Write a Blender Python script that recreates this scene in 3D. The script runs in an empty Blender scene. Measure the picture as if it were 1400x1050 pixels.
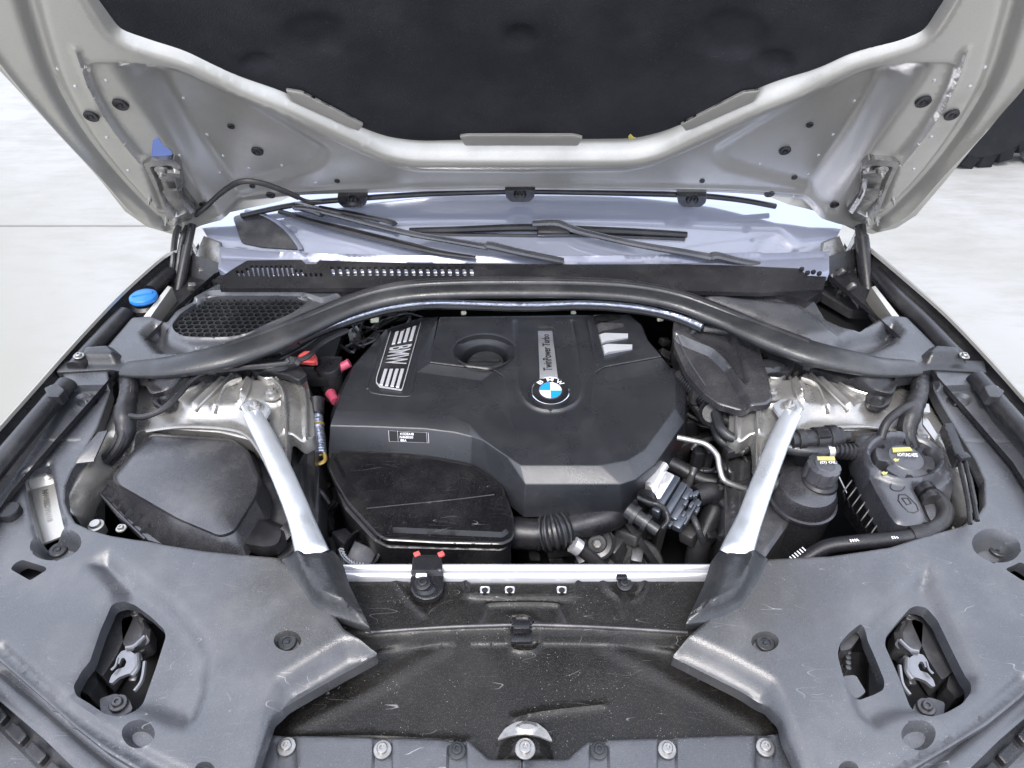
import bpy, bmesh, math, random
import numpy as np
from mathutils import Vector, Matrix
from mathutils.geometry import delaunay_2d_cdt
random.seed(7); np.random.seed(7)
R = math.radians
scene = bpy.context.scene
C = bpy.data.collections.new('scene_objects'); scene.collection.children.link(C)

# ------------------------------------------------------------------ camera
PITCH = 40.0
CAM = Vector((0.0, -1.04, 1.77))
FPX = 950.0
PPX, PPY = 713.0, 525.0
cam_d = bpy.data.cameras.new('camera'); cam_d.sensor_width = 36.0; cam_d.lens = FPX * 36.0 / 1400.0
cam_d.shift_x = -(PPX - 700.0) / 1400.0
cam_d.clip_start = 0.02; cam_d.clip_end = 500
cam = bpy.data.objects.new('camera', cam_d); C.objects.link(cam)
cam.location = CAM; cam.rotation_euler = (R(90 - PITCH), 0, 0)
scene.camera = cam

# ------------------------------------------------------------------ world, sun, exposure
SUN_EL, SUN_ROT = 60.0, 200.0
w = bpy.data.worlds.new('World'); scene.world = w; w.use_nodes = True
nt = w.node_tree; bg = nt.nodes['Background']
sky = nt.nodes.new('ShaderNodeTexSky'); sky.sky_type = 'NISHITA'; sky.sun_disc = False
sky.sun_elevation = R(SUN_EL); sky.sun_rotation = R(SUN_ROT); sky.dust_density = 5.0; sky.air_density = 0.8; sky.ozone_density = 1.0
mx0 = nt.nodes.new('ShaderNodeMix'); mx0.data_type = 'RGBA'; mx0.inputs[0].default_value = 0.6   # thin bright overcast veil over the clear sky
nt.links.new(sky.outputs['Color'], mx0.inputs[6]); mx0.inputs[7].default_value = (10.2, 11.0, 12.9, 1)
nt.links.new(mx0.outputs[2], bg.inputs['Color']); bg.inputs['Strength'].default_value = 0.15
sl = bpy.data.lights.new('sun', 'SUN'); sl.energy = 1.4; sl.angle = R(14); sl.color = (1, 0.97, 0.93)
sun = bpy.data.objects.new('sun', sl); C.objects.link(sun)
# Nishita rotation is measured clockwise from +Y
sd = Vector((math.sin(R(SUN_ROT)) * math.cos(R(SUN_EL)), math.cos(R(SUN_ROT)) * math.cos(R(SUN_EL)), math.sin(R(SUN_EL))))
sun.rotation_euler = sd.to_track_quat('Z', 'Y').to_euler()
vs = scene.view_settings; vs.view_transform = 'Standard'; vs.look = 'None'; vs.gamma = 1.0; vs.exposure = 1.0

# ------------------------------------------------------------------ materials
def nd(t, kind, **kw):
    n = t.nodes.new(kind)
    for k, v in kw.items():
        if k in n.inputs: n.inputs[k].default_value = v
        else: setattr(n, k, v)
    return n
def mat(name, col, rough=0.5, metal=0.0, bump=0.0, bscale=400, dust=0.0, dustcol=(0.42, 0.40, 0.38), vary=0.0, speck=0.0, scratch=0.0, coat=0.0, spec=0.5, emit=None, dscale=9.0, rvary=0.0, grime=0.0):
    m = bpy.data.materials.new(name); m.use_nodes = True; t = m.node_tree; L = t.links.new
    p = t.nodes['Principled BSDF']
    p.inputs['Roughness'].default_value = rough; p.inputs['Metallic'].default_value = metal
    p.inputs['Specular IOR Level'].default_value = spec; p.inputs['Coat Weight'].default_value = coat
    p.inputs['Coat Roughness'].default_value = 0.12
    tc = nd(t, 'ShaderNodeTexCoord')
    cur = nd(t, 'ShaderNodeRGB'); cur.outputs[0].default_value = (*col, 1); out = cur.outputs[0]
    def mix(fac, a, b):
        x = t.nodes.new('ShaderNodeMix'); x.data_type = 'RGBA'
        L(fac, x.inputs[0]); L(a, x.inputs[6])
        if isinstance(b, tuple): x.inputs[7].default_value = (*b, 1)
        else: L(b, x.inputs[7])
        return x.outputs[2]
    def ramp(src, a, b, va=0.0, vb=1.0):
        r = t.nodes.new('ShaderNodeMapRange'); r.interpolation_type = 'SMOOTHSTEP'
        L(src, r.inputs[0]); r.inputs[1].default_value = a; r.inputs[2].default_value = b; r.inputs[3].default_value = va; r.inputs[4].default_value = vb
        return r.outputs[0]
    if vary:
        n = nd(t, 'ShaderNodeTexNoise', Scale=6.0, Detail=5.0); L(tc.outputs['Object'], n.inputs['Vector'])
        out = mix(ramp(n.outputs[0], 0.35, 0.7, 0.0, vary), out, tuple(min(1, c * 1.9 + 0.01) for c in col))
    if grime:
        # settled road grime round the two brace ends, with a broken outline
        n = nd(t, 'ShaderNodeTexNoise', Scale=7.0, Detail=8.0, Roughness=0.65); L(tc.outputs['Object'], n.inputs['Vector'])
        prev = None
        for cx_ in (-0.29, 0.30):
            vd = nd(t, 'ShaderNodeVectorMath', operation='DISTANCE'); L(tc.outputs['Object'], vd.inputs[0]); vd.inputs[1].default_value = (cx_, -0.40, 0.86)
            if prev is None: prev = vd.outputs['Value']
            else:
                mn = nd(t, 'ShaderNodeMath', operation='MINIMUM'); L(prev, mn.inputs[0]); L(vd.outputs['Value'], mn.inputs[1]); prev = mn.outputs[0]
        s_ = nd(t, 'ShaderNodeMath', operation='MULTIPLY_ADD'); L(n.outputs[0], s_.inputs[0]); s_.inputs[1].default_value = -0.30; L(prev, s_.inputs[2])
        out = mix(ramp(s_.outputs[0], -0.10, 0.09, grime, 0.0), out, (0.022, 0.020, 0.018))
    if dust:
        n = nd(t, 'ShaderNodeTexNoise', Scale=dscale, Detail=9.0, Roughness=0.65); L(tc.outputs['Object'], n.inputs['Vector'])
        out = mix(ramp(n.outputs[0], 0.42, 0.75, 0.0, dust), out, dustcol)
        n3 = nd(t, 'ShaderNodeTexNoise', Scale=700.0, Detail=2.0); L(tc.outputs['Object'], n3.inputs['Vector'])
        out = mix(ramp(n3.outputs[0], 0.52, 0.72, 0.0, dust * 0.7), out, dustcol)
    if speck:
        v = nd(t, 'ShaderNodeTexVoronoi', Scale=190.0); L(tc.outputs['Object'], v.inputs['Vector'])
        n2 = nd(t, 'ShaderNodeTexNoise', Scale=14.0, Detail=3.0); L(tc.outputs['Object'], n2.inputs['Vector'])
        a = ramp(v.outputs['Distance'], 0.07, 0.14, 0.8, 0.0)
        b = ramp(n2.outputs[0], 0.5, 0.62, 0.0, speck)
        mm = nd(t, 'ShaderNodeMath', operation='MULTIPLY'); L(a, mm.inputs[0]); L(b, mm.inputs[1])
        out = mix(mm.outputs[0], out, (0.62, 0.6, 0.57))
        v = nd(t, 'ShaderNodeTexVoronoi', Scale=600.0); L(tc.outputs['Object'], v.inputs['Vector'])
        a = ramp(v.outputs['Distance'], 0.12, 0.2, speck * 0.6, 0.0)
        out = mix(a, out, (0.4, 0.39, 0.37))
    if scratch:
        for k, (sc, rot) in enumerate(((9, 0.5), (13, 2.2), (11, 1.2))):
            mp = nd(t, 'ShaderNodeMapping'); mp.inputs['Rotation'].default_value = (0, 0, rot); mp.inputs['Scale'].default_value = (0.6, 3.5, 0.6)
            L(tc.outputs['Object'], mp.inputs[0])
            nz = nd(t, 'ShaderNodeTexNoise', Scale=sc, Detail=1.0, Distortion=0.3); L(mp.outputs[0], nz.inputs['Vector'])
            ms = nd(t, 'ShaderNodeTexNoise', Scale=17.0 + k * 5, Detail=2.0); L(tc.outputs['Object'], ms.inputs['Vector'])
            s1 = nd(t, 'ShaderNodeMath', operation='SUBTRACT'); L(nz.outputs[0], s1.inputs[0]); s1.inputs[1].default_value = 0.5
            s2 = nd(t, 'ShaderNodeMath', operation='ABSOLUTE'); L(s1.outputs[0], s2.inputs[0])
            a = ramp(s2.outputs[0], 0.0004, 0.0018, 0.6, 0.0); b = ramp(ms.outputs[0], 0.58, 0.66, 0.0, scratch)
            mm = nd(t, 'ShaderNodeMath', operation='MULTIPLY'); L(a, mm.inputs[0]); L(b, mm.inputs[1])
            out = mix(mm.outputs[0], out, (0.5, 0.49, 0.48))
    L(out, p.inputs['Base Color'])
    if rvary:
        n = nd(t, 'ShaderNodeTexNoise', Scale=16.0, Detail=6.0, Roughness=0.6); L(tc.outputs['Object'], n.inputs['Vector'])
        L(ramp(n.outputs[0], 0.3, 0.7, max(0.02, rough - rvary), rough + rvary), p.inputs['Roughness'])
    if bump:
        n = nd(t, 'ShaderNodeTexNoise', Scale=bscale, Detail=3.0); L(tc.outputs['Object'], n.inputs['Vector'])
        b = nd(t, 'ShaderNodeBump', Strength=bump, Distance=0.002); L(n.outputs[0], b.inputs['Height']); L(b.outputs[0], p.inputs['Normal'])
    if emit: p.inputs['Emission Color'].default_value = (*emit[0], 1); p.inputs['Emission Strength'].default_value = emit[1]
    return m
M = {}
def defm(k, *a, **kw): M[k] = mat(k, *a, **kw)
defm('cover_plastic', (0.033, 0.035, 0.041), 0.31, grime=1.0, bump=0.22, bscale=900, dust=0.24, dustcol=(0.17, 0.165, 0.16), speck=0.35, scratch=0.6, vary=0.3, rvary=0.08, spec=0.9)
defm('black_plastic', (0.010, 0.010, 0.012), 0.30, bump=0.2, bscale=700, dust=0.06, speck=0.1, rvary=0.08, spec=0.4)
defm('engine_plastic', (0.012, 0.013, 0.016), 0.30, bump=0.2, bscale=1600, dust=0.03, speck=0.06, scratch=0.1, rvary=0.04, spec=0.75)
defm('gloss_black', (0.005, 0.005, 0.006), 0.16, dust=0.03, speck=0.15, scratch=0.3, rvary=0.05, bump=0.05, bscale=90, spec=0.4)
defm('dusty_black', (0.006, 0.0055, 0.005), 0.38, dust=0.12, dustcol=(0.10, 0.09, 0.08), speck=0.5, scratch=0.5, bump=0.2, bscale=300, rvary=0.12, dscale=5.0, spec=0.3)
defm('rubber', (0.012, 0.013, 0.015), 0.36, bump=0.2, bscale=300, dust=0.07, vary=0.4, rvary=0.1, spec=0.5)
defm('hose_rubber', (0.009, 0.009, 0.011), 0.36, bump=0.2, bscale=500, dust=0.08, rvary=0.08, spec=0.4)
defm('felt', (0.0075, 0.008, 0.0105), 0.8, bump=1.0, bscale=500, dust=0.10, dustcol=(0.10, 0.10, 0.11), vary=0.6, speck=0.2, spec=0.3)
defm('silver_paint', (0.47, 0.455, 0.415), 0.34, metal=0.65, dust=0.35, dustcol=(0.20, 0.19, 0.17), dscale=4.0, speck=0.35, bump=0.03, bscale=1500, rvary=0.03)
defm('tower_metal', (0.36, 0.35, 0.33), 0.30, metal=0.7, dust=0.5, dustcol=(0.13, 0.12, 0.105), speck=0.3, dscale=14, bump=0.15, bscale=60, rvary=0.1)
defm('brace_metal', (0.66, 0.69, 0.73), 0.34, metal=0.75, dust=0.15, bump=0.1, bscale=200, dustcol=(0.45, 0.45, 0.45), rvary=0.1)
defm('rail_metal', (0.66, 0.66, 0.68), 0.25, metal=0.6, dust=0.1)
defm('hinge_metal', (0.34, 0.33, 0.315), 0.30, metal=0.8, dust=0.5, dustcol=(0.05, 0.045, 0.04), dscale=40, rvary=0.1)
defm('dark_metal', (0.07, 0.07, 0.075), 0.38, metal=0.6, dust=0.2, dscale=25)
defm('bolt_metal', (0.42, 0.41, 0.39), 0.32, metal=0.8, dust=0.25, dscale=60)
defm('latch_metal', (0.22, 0.22, 0.23), 0.3, metal=0.7, dust=0.2, dscale=40)
defm('chrome', (0.75, 0.76, 0.78), 0.12, metal=1.0)
defm('plate_metal', (0.50, 0.51, 0.53), 0.30, metal=0.85)
defm('silver_trim', (0.60, 0.61, 0.63), 0.28, metal=0.5)
defm('tank_plastic', (0.030, 0.031, 0.037), 0.28, bump=0.15, bscale=900, dust=0.08, speck=0.1, rvary=0.06, spec=0.8)
defm('filter_plastic', (0.018, 0.018, 0.021), 0.24, bump=0.12, bscale=900, dust=0.10, speck=0.12, rvary=0.06, spec=0.9)
defm('glass', (0.45, 0.48, 0.585), 0.03, metal=0.6, coat=1.0, dust=0.04)
defm('glass_band', (0.20, 0.215, 0.28), 0.25, metal=0.3, dust=0.15)
defm('blue_cap', (0.012, 0.15, 0.46), 0.4, dust=0.2, dustcol=(0.15, 0.28, 0.42))
defm('red_cap', (0.50, 0.08, 0.075), 0.45, vary=0.2)
defm('pink_cap', (0.36, 0.055, 0.10), 0.45)
defm('blue_tape', (0.16, 0.22, 0.48), 0.6)
defm('yellow', (0.40, 0.37, 0.12), 0.5, dust=0.4)
defm('label_white', (0.75, 0.75, 0.75), 0.5)
defm('badge_blue', (0.01, 0.24, 0.62), 0.2, coat=0.5)
defm('badge_white', (0.8, 0.8, 0.82), 0.2, coat=0.5)
defm('badge_black', (0.012, 0.012, 0.015), 0.15, coat=0.5)
defm('foil', (0.50, 0.53, 0.62), 0.28, metal=0.8, bump=1.0, bscale=160, dust=0.3, dustcol=(0.06, 0.07, 0.12), dscale=60)
defm('brass', (0.48, 0.33, 0.10), 0.4, metal=0.5)
defm('clip_cream', (0.62, 0.64, 0.48), 0.5)
defm('slat_blue', (0.48, 0.52, 0.62), 0.4, dust=0.1)
defm('actuator', (0.06, 0.07, 0.09), 0.3, metal=0.4, dust=0.1)
defm('deep_black', (0.006, 0.006, 0.007), 0.6)
defm('tyre', (0.008, 0.009, 0.011), 0.75, dust=0.15, dustcol=(0.04, 0.04, 0.04), bump=0.5, bscale=60, spec=0.2)
defm('wheel_grey', (0.20, 0.22, 0.26), 0.5, dust=0.15)
defm('joint', (0.19, 0.19, 0.185), 0.9)
defm('leaf', (0.40, 0.36, 0.08), 0.7)

def ground_mat():
    m = bpy.data.materials.new('concrete'); m.use_nodes = True; t = m.node_tree; L = t.links.new
    p = t.nodes['Principled BSDF']; p.inputs['Roughness'].default_value = 0.85
    tc = nd(t, 'ShaderNodeTexCoord')
    n1 = nd(t, 'ShaderNodeTexNoise', Scale=1.1, Detail=8.0, Roughness=0.6); L(tc.outputs['Object'], n1.inputs['Vector'])
    mp = nd(t, 'ShaderNodeMapping'); mp.inputs['Scale'].default_value = (1.2, 4, 1); L(tc.outputs['Object'], mp.inputs[0])
    n2 = nd(t, 'ShaderNodeTexNoise', Scale=3.0, Detail=8.0, Roughness=0.7); L(mp.outputs[0], n2.inputs['Vector'])
    r = t.nodes.new('ShaderNodeValToRGB'); e = r.color_ramp.elements
    e[0].position = 0.32; e[0].color = (0.195, 0.192, 0.170, 1); e[1].position = 0.55; e[1].color = (0.275, 0.275, 0.268, 1)
    mx = t.nodes.new('ShaderNodeMix'); mx.data_type = 'FLOAT'; mx.inputs[0].default_value = 0.5; L(n1.outputs[0], mx.inputs[2]); L(n2.outputs[0], mx.inputs[3])
    L(mx.outputs[0], r.inputs[0]); L(r.outputs[0], p.inputs['Base Color'])
    n3 = nd(t, 'ShaderNodeTexNoise', Scale=0.35, Detail=5.0, Distortion=0.6); L(tc.outputs['Object'], n3.inputs['Vector'])
    mr = t.nodes.new('ShaderNodeMapRange'); L(n3.outputs[0], mr.inputs[0]); mr.inputs[1].default_value = 0.42; mr.inputs[2].default_value = 0.62
    m3 = t.nodes.new('ShaderNodeMix'); m3.data_type = 'RGBA'; L(mr.outputs[0], m3.inputs[0]); L(r.outputs[0], m3.inputs[6]); m3.inputs[7].default_value = (0.215, 0.212, 0.188, 1); L(m3.outputs[2], p.inputs['Base Color'])
    b = nd(t, 'ShaderNodeBump', Strength=0.3, Distance=0.01); L(n2.outputs[0], b.inputs['Height']); L(b.outputs[0], p.inputs['Normal'])
    return m
M['concrete'] = ground_mat()

# ------------------------------------------------------------------ unprojection of measured points onto surfaces of known height
cp, sp = math.cos(R(PITCH)), math.sin(R(PITCH))
FW = Vector((0, cp, -sp)); UP = Vector((0, sp, cp)); RT = Vector((1, 0, 0))
def T(x, y): return 0.90 + 0.10 * y
class Frame:
    def __init__(s, m=None):
        s.m = m or Matrix.Identity(4); s.i = s.m.inverted(); s.o = s.i @ CAM
    def hit(s, px, py, z=T):
        d = s.i.to_3x3() @ (FW * FPX + RT * (px - PPX) - UP * (py - PPY))
        if not callable(z):
            t = (z - s.o.z) / d.z; return Vector((s.o.x + d.x * t, s.o.y + d.y * t, z))
        g = lambda t: s.o.z + d.z * t - z(s.o.x + d.x * t, s.o.y + d.y * t)
        t = (z(0.0, 0.0) - s.o.z) / d.z
        for _ in range(12):
            e = t * 1e-4 + 1e-9; g0 = g(t); dg = (g(t + e) - g0) / e
            if abs(dg) < 1e-12 or abs(g0) < 1e-7: break
            t = t - g0 / dg
        x = s.o.x + d.x * t; y = s.o.y + d.y * t
        return Vector((x, y, z(x, y)))
    def w(s, v): return s.m @ Vector(v)
W = Frame()
def P(px, py, z=T): return W.hit(px, py, z)
def circ(cx, cy, rx, ry, n=24, rot=0.0):
    c, s = math.cos(rot), math.sin(rot)
    return [(cx + rx * math.cos(a) * c - ry * math.sin(a) * s, cy + rx * math.cos(a) * s + ry * math.sin(a) * c) for a in (2 * math.pi * k / n for k in range(n))]
def mir(pts): return [(2 * PPX - p[0], *p[1:]) for p in pts][::-1]
def spline(pts, n=6, closed=False):
    pts = [Vector(p) for p in pts]; out = []; N = len(pts)
    rng = range(N if closed else N - 1)
    for i in rng:
        g = lambda k: pts[k % N] if closed else pts[max(0, min(N - 1, k))]
        a, b, c, d = g(i - 1), g(i), g(i + 1), g(i + 2)
        for j in range(n):
            t = j / n
            out.append(0.5 * ((2 * b) + (c - a) * t + (2 * a - 5 * b + 4 * c - d) * t * t + (3 * b - a - 3 * c + d) * t ** 3))
    if not closed: out.append(pts[-1])
    return out
def rnd(poly, r, n=4):
    """round the corners of a closed 2D/3D polygon by r"""
    P_ = [Vector(p) for p in poly]; N = len(P_); out = []
    for i in range(N):
        a, b, c = P_[i - 1], P_[i], P_[(i + 1) % N]
        u, v = a - b, c - b; lu, lv = u.length, v.length
        if lu < 1e-9 or lv < 1e-9: continue
        k = min(r, lu * 0.45, lv * 0.45)
        s, e = b + u / lu * k, b + v / lv * k
        for j in range(n + 1):
            t = j / n; out.append(s * (1 - t) ** 2 + b * 2 * t * (1 - t) + e * t * t)
    return out
def sdist(pts, poly, closed=True):
    """distance to the polygon edge, and inside flag"""
    pts = np.asarray(pts); A = np.asarray([(p[0], p[1]) for p in poly], float)
    B = np.roll(A, -1, 0) if closed else A[1:]
    if not closed: A = A[:-1]
    dmin = np.full(len(pts), 1e9); ins = np.zeros(len(pts), bool)
    for a, b in zip(A, B):
        ab = b - a; l2 = max(ab @ ab, 1e-14)
        t = np.clip(((pts - a) @ ab) / l2, 0, 1); q = a + t[:, None] * ab
        d = np.hypot(pts[:, 0] - q[:, 0], pts[:, 1] - q[:, 1]); dmin = np.minimum(dmin, d)
        if closed:
            c = ((a[1] > pts[:, 1]) != (b[1] > pts[:, 1]))
            if a[1] != b[1]:
                xi = (b[0] - a[0]) * (pts[:, 1] - a[1]) / (b[1] - a[1]) + a[0]
                ins ^= c & (pts[:, 0] < xi)
    return dmin, ins

# ------------------------------------------------------------------ mesh builder
class MB:
    def __init__(s): s.v = []; s.f = []; s.mi = []; s.cur = 0
    def add(s, vs, fs):
        o = len(s.v); s.v += [tuple(v) for v in vs]; s.f += [tuple(i + o for i in f) for f in fs]; s.mi += [s.cur] * len(fs); return s
    def relief(s, outline, holes=(), z=T, feats=(), res=0.006, skirt=0.02, frame=W, r=0.0, edge=0.0, fr=0.008, hr=0.005):
        def cv(poly, rr=0.0):
            q = [Vector((p[1], p[2], 0)) if isinstance(p[0], str) else frame.hit(p[0], p[1], z) for p in poly]
            q = [Vector((p.x, p.y)) for p in q]
            if rr: q = rnd(q, rr)
            return [(p.x, p.y) for p in q]
        out = cv(outline, r); hs = [cv(h, hr if len(h) < 24 else 0.0) for h in holes]
        def densify(poly):
            o = []
            for i, a in enumerate(poly):
                b = poly[(i + 1) % len(poly)]; n = max(1, int(math.hypot(b[0] - a[0], b[1] - a[1]) / (res * 1.3)))
                o += [(a[0] + (b[0] - a[0]) * k / n, a[1] + (b[1] - a[1]) * k / n) for k in range(n)]
            return o
        loops = [densify(out)] + [densify(h) for h in hs]
        V = []; E = []
        for lp in loops:
            o = len(V); V += lp; E += [(o + i, o + (i + 1) % len(lp)) for i in range(len(lp))]
        nb = len(V)
        A = np.array(out); x0, y0 = A.min(0); x1, y1 = A.max(0)
        gx, gy = np.meshgrid(np.arange(x0, x1, res), np.arange(y0, y1, res * 0.866))
        gx = gx + (np.arange(gx.shape[0]) % 2)[:, None] * res * 0.5
        G = np.c_[gx.ravel(), gy.ravel()]
        base = z if callable(z) else (lambda x, y: z)
        cf = []
        for ft in feats:
            if ft[0] == 'line':
                lp = cv(ft[1])
                if len(lp) > 2 and len(lp) < 20: lp = [(p.x, p.y) for p in spline([Vector((a, b, 0)) for a, b in lp], 4)]
                cf.append(('line', lp, ft[2], ft[3]))
            elif ft[0] == 'fn': cf.append(ft)
            else: cf.append(('poly', cv(ft[0], ft[3] if len(ft) > 3 else (fr if len(ft[0]) < 20 else 0.0 if fr == 0.008 else fr)), ft[1], ft[2]))
        rows = []
        def addrow(pl, offs, closed):
            A_ = np.array(pl); n_ = len(A_)
            for k in range(n_ if closed else n_ - 1):
                a_, b_ = A_[k], A_[(k + 1) % n_]; l_ = np.hypot(*(b_ - a_))
                if l_ < 1e-6: continue
                nn = np.array([-(b_ - a_)[1], (b_ - a_)[0]]) / l_; c_ = max(1, int(l_ / res))
                for j in range(c_):
                    q_ = a_ + (b_ - a_) * (j + 0.5) / c_
                    for o_ in offs: rows.append((*(q_ + nn * o_), abs(offs[1] - offs[0]) if len(offs) > 1 else res))
        for ft in cf:
            if ft[0] == 'poly':
                ar_ = sum(p[0] * q[1] - q[0] * p[1] for p, q in zip(ft[1], ft[1][1:] + ft[1][:1])); sg = 1 if ar_ > 0 else -1
                k_ = 3 if ft[3] < res * 3 else (5 if ft[3] < res * 7 else 7)
                addrow(ft[1], [sg * ft[3] * j / (k_ - 1) for j in range(k_)], True)
            elif ft[0] == 'line' and ft[3] < 2.2 * res: addrow(ft[1], [ft[3] * j for j in (-1, -0.5, 0, 0.5, 1)], False)
        if edge: addrow(out, [0.5 * edge, edge, 1.5 * edge, -0.5 * edge, -edge, -1.5 * edge], True)
        keep = []; hsh = {}; cell = res * 0.5
        for (x_, y_, sp_) in rows:
            md = min(res * 0.45, sp_ * 0.45); kx, ky = int(x_ // cell), int(y_ // cell); okp = True
            for ix in (kx - 1, kx, kx + 1):
                for iy in (ky - 1, ky, ky + 1):
                    for (u_, v_) in hsh.get((ix, iy), ()):
                        if (u_ - x_) ** 2 + (v_ - y_) ** 2 < md * md: okp = False; break
            if okp: hsh.setdefault((kx, ky), []).append((x_, y_)); keep.append((x_, y_))
        if keep:
            keep = np.array(keep); d, i = sdist(keep, out); kk = i & (d > min(res, edge or res) * 0.3)
            for h in hs:
                d, i = sdist(keep, h); kk &= (~i) & (d > res * 0.3)
            keep = keep[kk]
            gm = []
            for (x_, y_) in G:
                kx, ky = int(x_ // cell), int(y_ // cell)
                gm.append(not any((ix, iy) in hsh for ix in (kx - 1, kx, kx + 1) for iy in (ky - 1, ky, ky + 1)))
            G = G[np.array(gm, bool)]
        d, i = sdist(G, out); ok = i & (d > res * 0.55)
        for h in hs:
            d, i = sdist(G, h); ok &= (~i) & (d > res * 0.55)
        G = G[ok]
        if len(keep): G = np.r_[G, keep]
        v2, e2, f2, *_ = delaunay_2d_cdt([Vector(p) for p in V] + [Vector(p) for p in G], E, [], 0, 1e-7)
        pts = np.array([(p.x, p.y) for p in v2]); F = np.array([f for f in f2 if len(f) == 3])
        cen = pts[F].mean(1); d, i = sdist(cen, out); ok = i
        for h in hs:
            d, i = sdist(cen, h); ok &= ~i
        F = F[ok]
        def heights(pp):
            h = np.array([base(x, y) for x, y in pp], float)
            for ft in cf:
                if ft[0] == 'fn': h = h + ft[1](pp)
                elif ft[0] == 'line':
                    d, _ = sdist(pp, ft[1], False); t = np.clip(1 - d / ft[3], 0, 1); h = h + ft[2] * t * t * (3 - 2 * t)
                else:
                    d, i = sdist(pp, ft[1]); t = np.where(i, np.clip(d / ft[3], 0, 1), 0); h = h + ft[2] * t * t * (3 - 2 * t)
            return h
        s.zf = lambda x, y: float(heights(np.array([[x, y]]))[0])
        z0 = heights(pts)
        for ft in ():
            if ft[0] == 'line':
                pl = cv(ft[1]); d, _ = sdist(pts, pl, False); t = np.clip(1 - d / ft[3], 0, 1); z0 = z0 + ft[2] * t * t * (3 - 2 * t)
            elif ft[0] == 'fn':
                z0 = z0 + ft[1](pts)
            else:
                pl = cv(ft[0], ft[3] if len(ft) > 3 else 0.0); d, i = sdist(pts, pl); t = np.where(i, np.clip(d / ft[2], 0, 1), 0); z0 = z0 + ft[1] * t * t * (3 - 2 * t)
        if edge:
            d, _ = sdist(pts, out)
            t = np.clip(1 - d / (edge * 1.5), 0, 1); z0 = z0 - edge * 0.6 * t * t
        used = {}
        vs_, fs_ = [], []
        def vid(k):
            if k not in used: used[k] = len(vs_); vs_.append(frame.w((pts[k][0], pts[k][1], z0[k])))
            return used[k]
        ec = {}
        for f in F:
            a, b, c = (vid(int(k)) for k in f); fs_.append((a, b, c))
            for e in ((a, b), (b, c), (c, a)): ec[tuple(sorted(e))] = ec.get(tuple(sorted(e)), 0) + 1 if True else 0
        # make normals face local +z
        dirs = {}
        fixed = []
        for f in fs_:
            p, q, r_ = (frame.i @ Vector(vs_[k]) for k in f)
            fixed.append(f if (q - p).cross(r_ - p).z > 0 else (f[0], f[2], f[1]))
        fs_ = fixed
        for f in fs_:
            for e in ((f[0], f[1]), (f[1], f[2]), (f[2], f[0])): dirs[e] = 1
        if skirt:
            low = {}
            nrm = (frame.m.to_3x3() @ Vector((0, 0, 1)))
            def lid(k):
                if k not in low: low[k] = len(vs_); vs_.append(Vector(vs_[k]) - nrm * skirt)
                return low[k]
            for (a, b) in [e for e in dirs if (e[1], e[0]) not in dirs]:
                fs_.append((b, a, lid(a), lid(b)))
        return s.add(vs_, fs_)
    def tube(s, pts, r, seg=10, n=5, flat=1.0, smooth=True, ribs=0, ribamp=0.12, caps=True, upv=(0, 0, 1)):
        """sweep; pts world points; r number or list; flat = height/width"""
        if smooth and len(pts) > 2: P_ = spline(pts, n)
        else: P_ = [Vector(p) for p in pts]
        L_ = len(P_)
        rr = [r] * L_ if not isinstance(r, (list, tuple)) else list(np.interp(np.linspace(0, 1, L_), np.linspace(0, 1, len(r)), r))
        if ribs:
            # resample densely
            ds = [0.0]
            for a, b in zip(P_, P_[1:]): ds.append(ds[-1] + (b - a).length)
            N = ribs * 4 + 1; ts = np.linspace(0, ds[-1], N)
            ar = np.array([tuple(p) for p in P_]); P2 = [Vector([np.interp(t, ds, ar[:, k]) for k in range(3)]) for t in ts]
            rr = [np.interp(t, ds, rr) * (1 + ribamp * (1 if (k % 4) in (0, 1) else -1)) for k, t in enumerate(ts)]
            P_ = P2; L_ = N
        vs_, fs_ = [], []; up = Vector(upv)
        prev = None
        for i, p in enumerate(P_):
            tg = (P_[min(i + 1, L_ - 1)] - P_[max(i - 1, 0)]).normalized()
            if prev is None:
                sx = tg.cross(up)
                if sx.length < 1e-3: sx = tg.cross(Vector((0, 1, 0)))
            else: sx = prev - tg * prev.dot(tg)
            if flat != 1.0:
                s2 = tg.cross(up); sx = s2 if s2.length > 1e-3 else sx
                if prev is not None and sx.dot(prev) < 0: sx = -sx
            sx.normalize(); prev = sx; sy = sx.cross(tg)
            for k in range(seg):
                a = 2 * math.pi * k / seg
                vs_.append(p + sx * math.cos(a) * rr[i] + sy * math.sin(a) * rr[i] * flat)
        for i in range(L_ - 1):
            for k in range(seg):
                a, b = i * seg + k, i * seg + (k + 1) % seg
                fs_.append((a, b, b + seg, a + seg))
        if caps:
            fs_.append(tuple(range(seg))[::-1]); fs_.append(tuple(range((L_ - 1) * seg, L_ * seg)))
        return s.add(vs_, fs_)
    def lathe(s, prof, c, axis=(0, 0, 1), seg=20, lobes=0, amp=0.0, sx=1.0, sy=1.0, caps=True):
        """prof list of (radius, height) along axis from c"""
        q = Vector(axis).normalized().to_track_quat('Z', 'Y'); c = Vector(c); vs_, fs_ = [], []
        for (r, h) in prof:
            for k in range(seg):
                a = 2 * math.pi * k / seg; rr = r * (1 + (amp * math.cos(lobes * a) if lobes else 0))
                vs_.append(c + q @ Vector((rr * math.cos(a) * sx, rr * math.sin(a) * sy, h)))
        for i in range(len(prof) - 1):
            for k in range(seg):
                a, b = i * seg + k, i * seg + (k + 1) % seg
                fs_.append((a, b, b + seg, a + seg))
        if caps and prof[0][0] > 1e-6: fs_.append(tuple(range(seg))[::-1])
        if caps and prof[-1][0] > 1e-6: fs_.append(tuple(range((len(prof) - 1) * seg, len(prof) * seg)))
        return s.add(vs_, fs_)
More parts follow.
